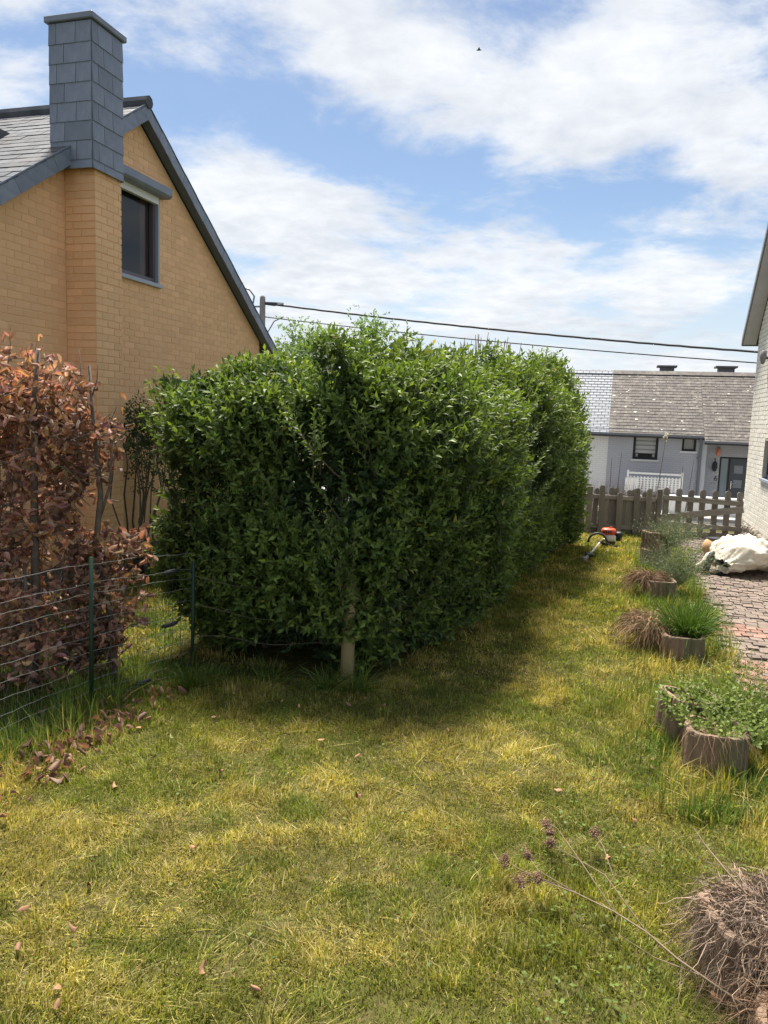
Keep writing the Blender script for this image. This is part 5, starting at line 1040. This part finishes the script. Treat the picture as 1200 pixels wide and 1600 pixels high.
# ================================================================== grass
gm = M('lawn_blade', (.195, .210, .047), (.213, .225, .052), scale=2, rough=.6, spec=.15, trans=.40, tint=True, tcol=(1.25, 1.2, .55))
def grass(name, label, x, y, hgt, wid, seed, lean=.75, straw_bias=0, lush=0, dead=False):
    r = np.random.default_rng(seed); tuft = fbm(p3(x * 11, y * 11), 83, 2); kp = r.uniform(size=len(x)) < .70 + np.clip((tuft - .42) * 5, 0, .5)
    x, y, hgt, wid, tuft = x[kp], y[kp], hgt[kp], wid[kp], tuft[kp]; hgt = hgt * (.6 + .85 * tuft); n = len(x); z = ground_z(x, y) - .004
    big = fbm(p3(x * 1.1, y * 1.1), 41, 3); mid = fbm(p3(x * 3.6, y * 3.6), 43, 3); fine = fbm(p3(x * 14, y * 14), 47, 2)
    st = np.clip((big - .5) * 3.0 + (mid - .5) * 3.8 + .48 + straw_bias - .10 * np.clip((x + .2) / 1.0, 0, 1) * 3, 0, 1)
    isst = r.uniform(size=n) < st * .78 + .10 + (2 if dead else 0)
    hgt = hgt * np.where(r.uniform(size=n) < .05, 1.9, 1)
    hh = hgt * r.uniform(.5, 1.2, n) * (.65 + .8 * fine) * (1 - .25 * st) * (1 + .9 * np.clip((mid - .52) * 6, 0, 1)); az = r.uniform(0, 6.28, n); ln = np.abs(r.normal(0, lean, n)) * np.where(isst, 1.5, 1)
    # grass lies over in swirls
    sw = fbm(p3(x * 2.0, y * 2.0), 53, 2) * 12; dx = np.cos(az) * .85 + np.cos(sw) * .3; dy = np.sin(az) * .85 + np.sin(sw) * .3
    top = np.stack([dx * hh * ln, dy * hh * ln, hh * np.clip(1.05 - .35 * ln, .25, 1.05)], -1); B = np.stack([x, y, z], -1)
    wv = norm(np.stack([-np.sin(az), np.cos(az), r.normal(0, .2, n)], -1)) * (wid * r.uniform(.6, 1.3, n))[:, None]
    Mi = B + top * np.array([.38, .38, .6]); V = np.stack([B - wv, B + wv, Mi + wv * .8, Mi - wv * .8, B + top], 1).reshape(-1, 3); b = (np.arange(n) * 5)[:, None]
    gcol = np.stack([.66 + .5 * mid, .80 + .35 * mid, .7 + .3 * fine], -1); gcol[lush * np.ones(n) > .5] *= [.62, .86, 1.0]
    scol = np.array([2.1, 1.65, 2.9]) * (.75 + .5 * fine[:, None]); ol = np.array([1.35, 1.18, .9])
    T = np.where(isst[:, None], np.where((r.uniform(size=n) < .45)[:, None], ol, scol), gcol) * r.uniform(.55, 1.4, (n, 1)) * (.6 + .9 * fbm(p3(x * 9, y * 9), 87, 2))[:, None]
    me = npmesh(name, V, [b + np.array([[0, 1, 2, 3]]), b + np.array([[3, 2, 4]])], gm, np.repeat(T, 5, 0)); o = obj(name, me); tag(o, label, 'grass', kind='stuff'); return o
r = np.random.default_rng(23)
def region(n, x0, x1, y0, y1, f): 
    x = r.uniform(x0, x1, n); y = r.uniform(y0, y1, n); k = f(x, y); return x[k], y[k]
inview = lambda x, y: (x > -y * 1.02 - .25) & (x < y * .245 + .35)
fenceline = lambda y: np.interp(y, [0, 1.6, 2.6, 3.37, 4.05, 4.83, 5.17, 5.4], [-3.5, -3.42, -3.28, -3.2, -3.12, -2.85, -1.9, -1.7])
hedgeline = lambda y: np.where(y < 5.2, fenceline(y), -1.55 + .95 * np.clip((y - 5.4) / 7, 0, 1))
lawnf = lambda x, y: inview(x, y) & (x > hedgeline(y)) & ~((x > 1.03) & (y > 3.7))
a = region(262000, -3.45, 1.25, 1.45, 3.5, lawnf); b = region(190000, -3.5, 1.4, 3.5, 5.6, lawnf); c = region(90000, -1.7, 1.4, 5.6, 9.0, lawnf); d = region(60000, -1.3, 1.3, 9.0, 14.2, lawnf)
x = np.concatenate([a[0], b[0], c[0], d[0]]); y = np.concatenate([a[1], b[1], c[1], d[1]]); dist = np.hypot(x, y)
grass('lawn_grass', 'patchy mown lawn, green with straw-coloured tufts', x, y, .027 + .0018 * np.clip(dist - 3, 0, 8), np.maximum(.0019, .00048 * dist), 201)
x, y = region(26000, -3.2, 1.1, 1.5, 5.2, lambda x, y: lawnf(x, y) & (fbm(p3(x * 2.2, y * 2.2), 63, 3) > .46))
grass('dry_thatch', 'pale dry stalks lying flat in the lawn', x, y, .045 + 0 * x, .0013 + 0 * x, 207, 1.3, dead=True)
x, y = region(95000, -5.35, -2.3, 4.4, 11.4, lambda x, y: ((x < hedgeline(y) - .02) & (y < 5.35) & (x > -5.2)) | ((y >= 5.35) & (x < -3.3 + .06 * (y - 5)) & (x > -5.2)))
grass('neighbour_lawn', 'fresh green lawn of the neighbour behind the wire fence', x, y, .045 + 0 * x, .0036 + 0 * x, 202, straw_bias=-.45, lush=1)
x = np.concatenate([r.normal(-3.1, .12, 7000), r.uniform(-4.6, -3.1, 9000)]); y = np.concatenate([r.uniform(1.6, 4.9, 7000), r.uniform(2.5, 5.0, 9000)])
grass('fence_grass', 'longer uncut grass along the wire fence and under the beech', x, y, .09 + 0 * x, .0024 + 0 * x, 203, .55, straw_bias=-.35, lush=1)
x = np.concatenate([r.normal(.72, .22, 9000), r.normal(.62, .2, 7000), r.normal(1.05, .08, 5000)]); y = np.concatenate([r.uniform(3.9, 5.6, 9000), r.uniform(5.6, 12.5, 7000), r.uniform(4.2, 13, 5000)])
k = ~((np.abs(x - .68) < .19) & (np.abs(y - 4.6) < .19)); grass('edge_grass', 'rough grass growing round the concrete planters', x[k], y[k], .10 + 0 * x[k], .0026 + 0 * x[k], 204, .6, straw_bias=-.15, lush=1)
# clover and small broad-leaved weeds in the lawn
n = 1600; x = np.concatenate([r.uniform(-.2, 1.1, n // 2), r.uniform(-2.0, 1.1, n // 2)]); y = np.concatenate([r.uniform(2.2, 4.4, n // 2), r.uniform(1.7, 5.0, n // 2)]); k = lawnf(x, y) & (fbm(p3(x * 2.6, y * 2.6), 77, 2) > .5); x, y = x[k], y[k]; n = len(x)
B = np.stack([x, y, ground_z(x, y) + r.uniform(.018, .045, n)], -1); ax = norm(np.stack([r.normal(size=n), r.normal(size=n), r.normal(.2, .3, n)], -1)); v, f = leaves(B, ax, np.tile([0, 0, 1.], (n, 1)), r.uniform(.012, .026, n), r.uniform(.010, .02, n), .1, .05)
o = obj('clover', npmesh('clover', v, f, wee, np.repeat(r.uniform(.5, 1.1, (n, 1)) * np.array([.85, .85, .45]), 5, 0))); tag(o, 'small broad leaves of clover and weeds in the lawn', 'clover', kind='stuff')
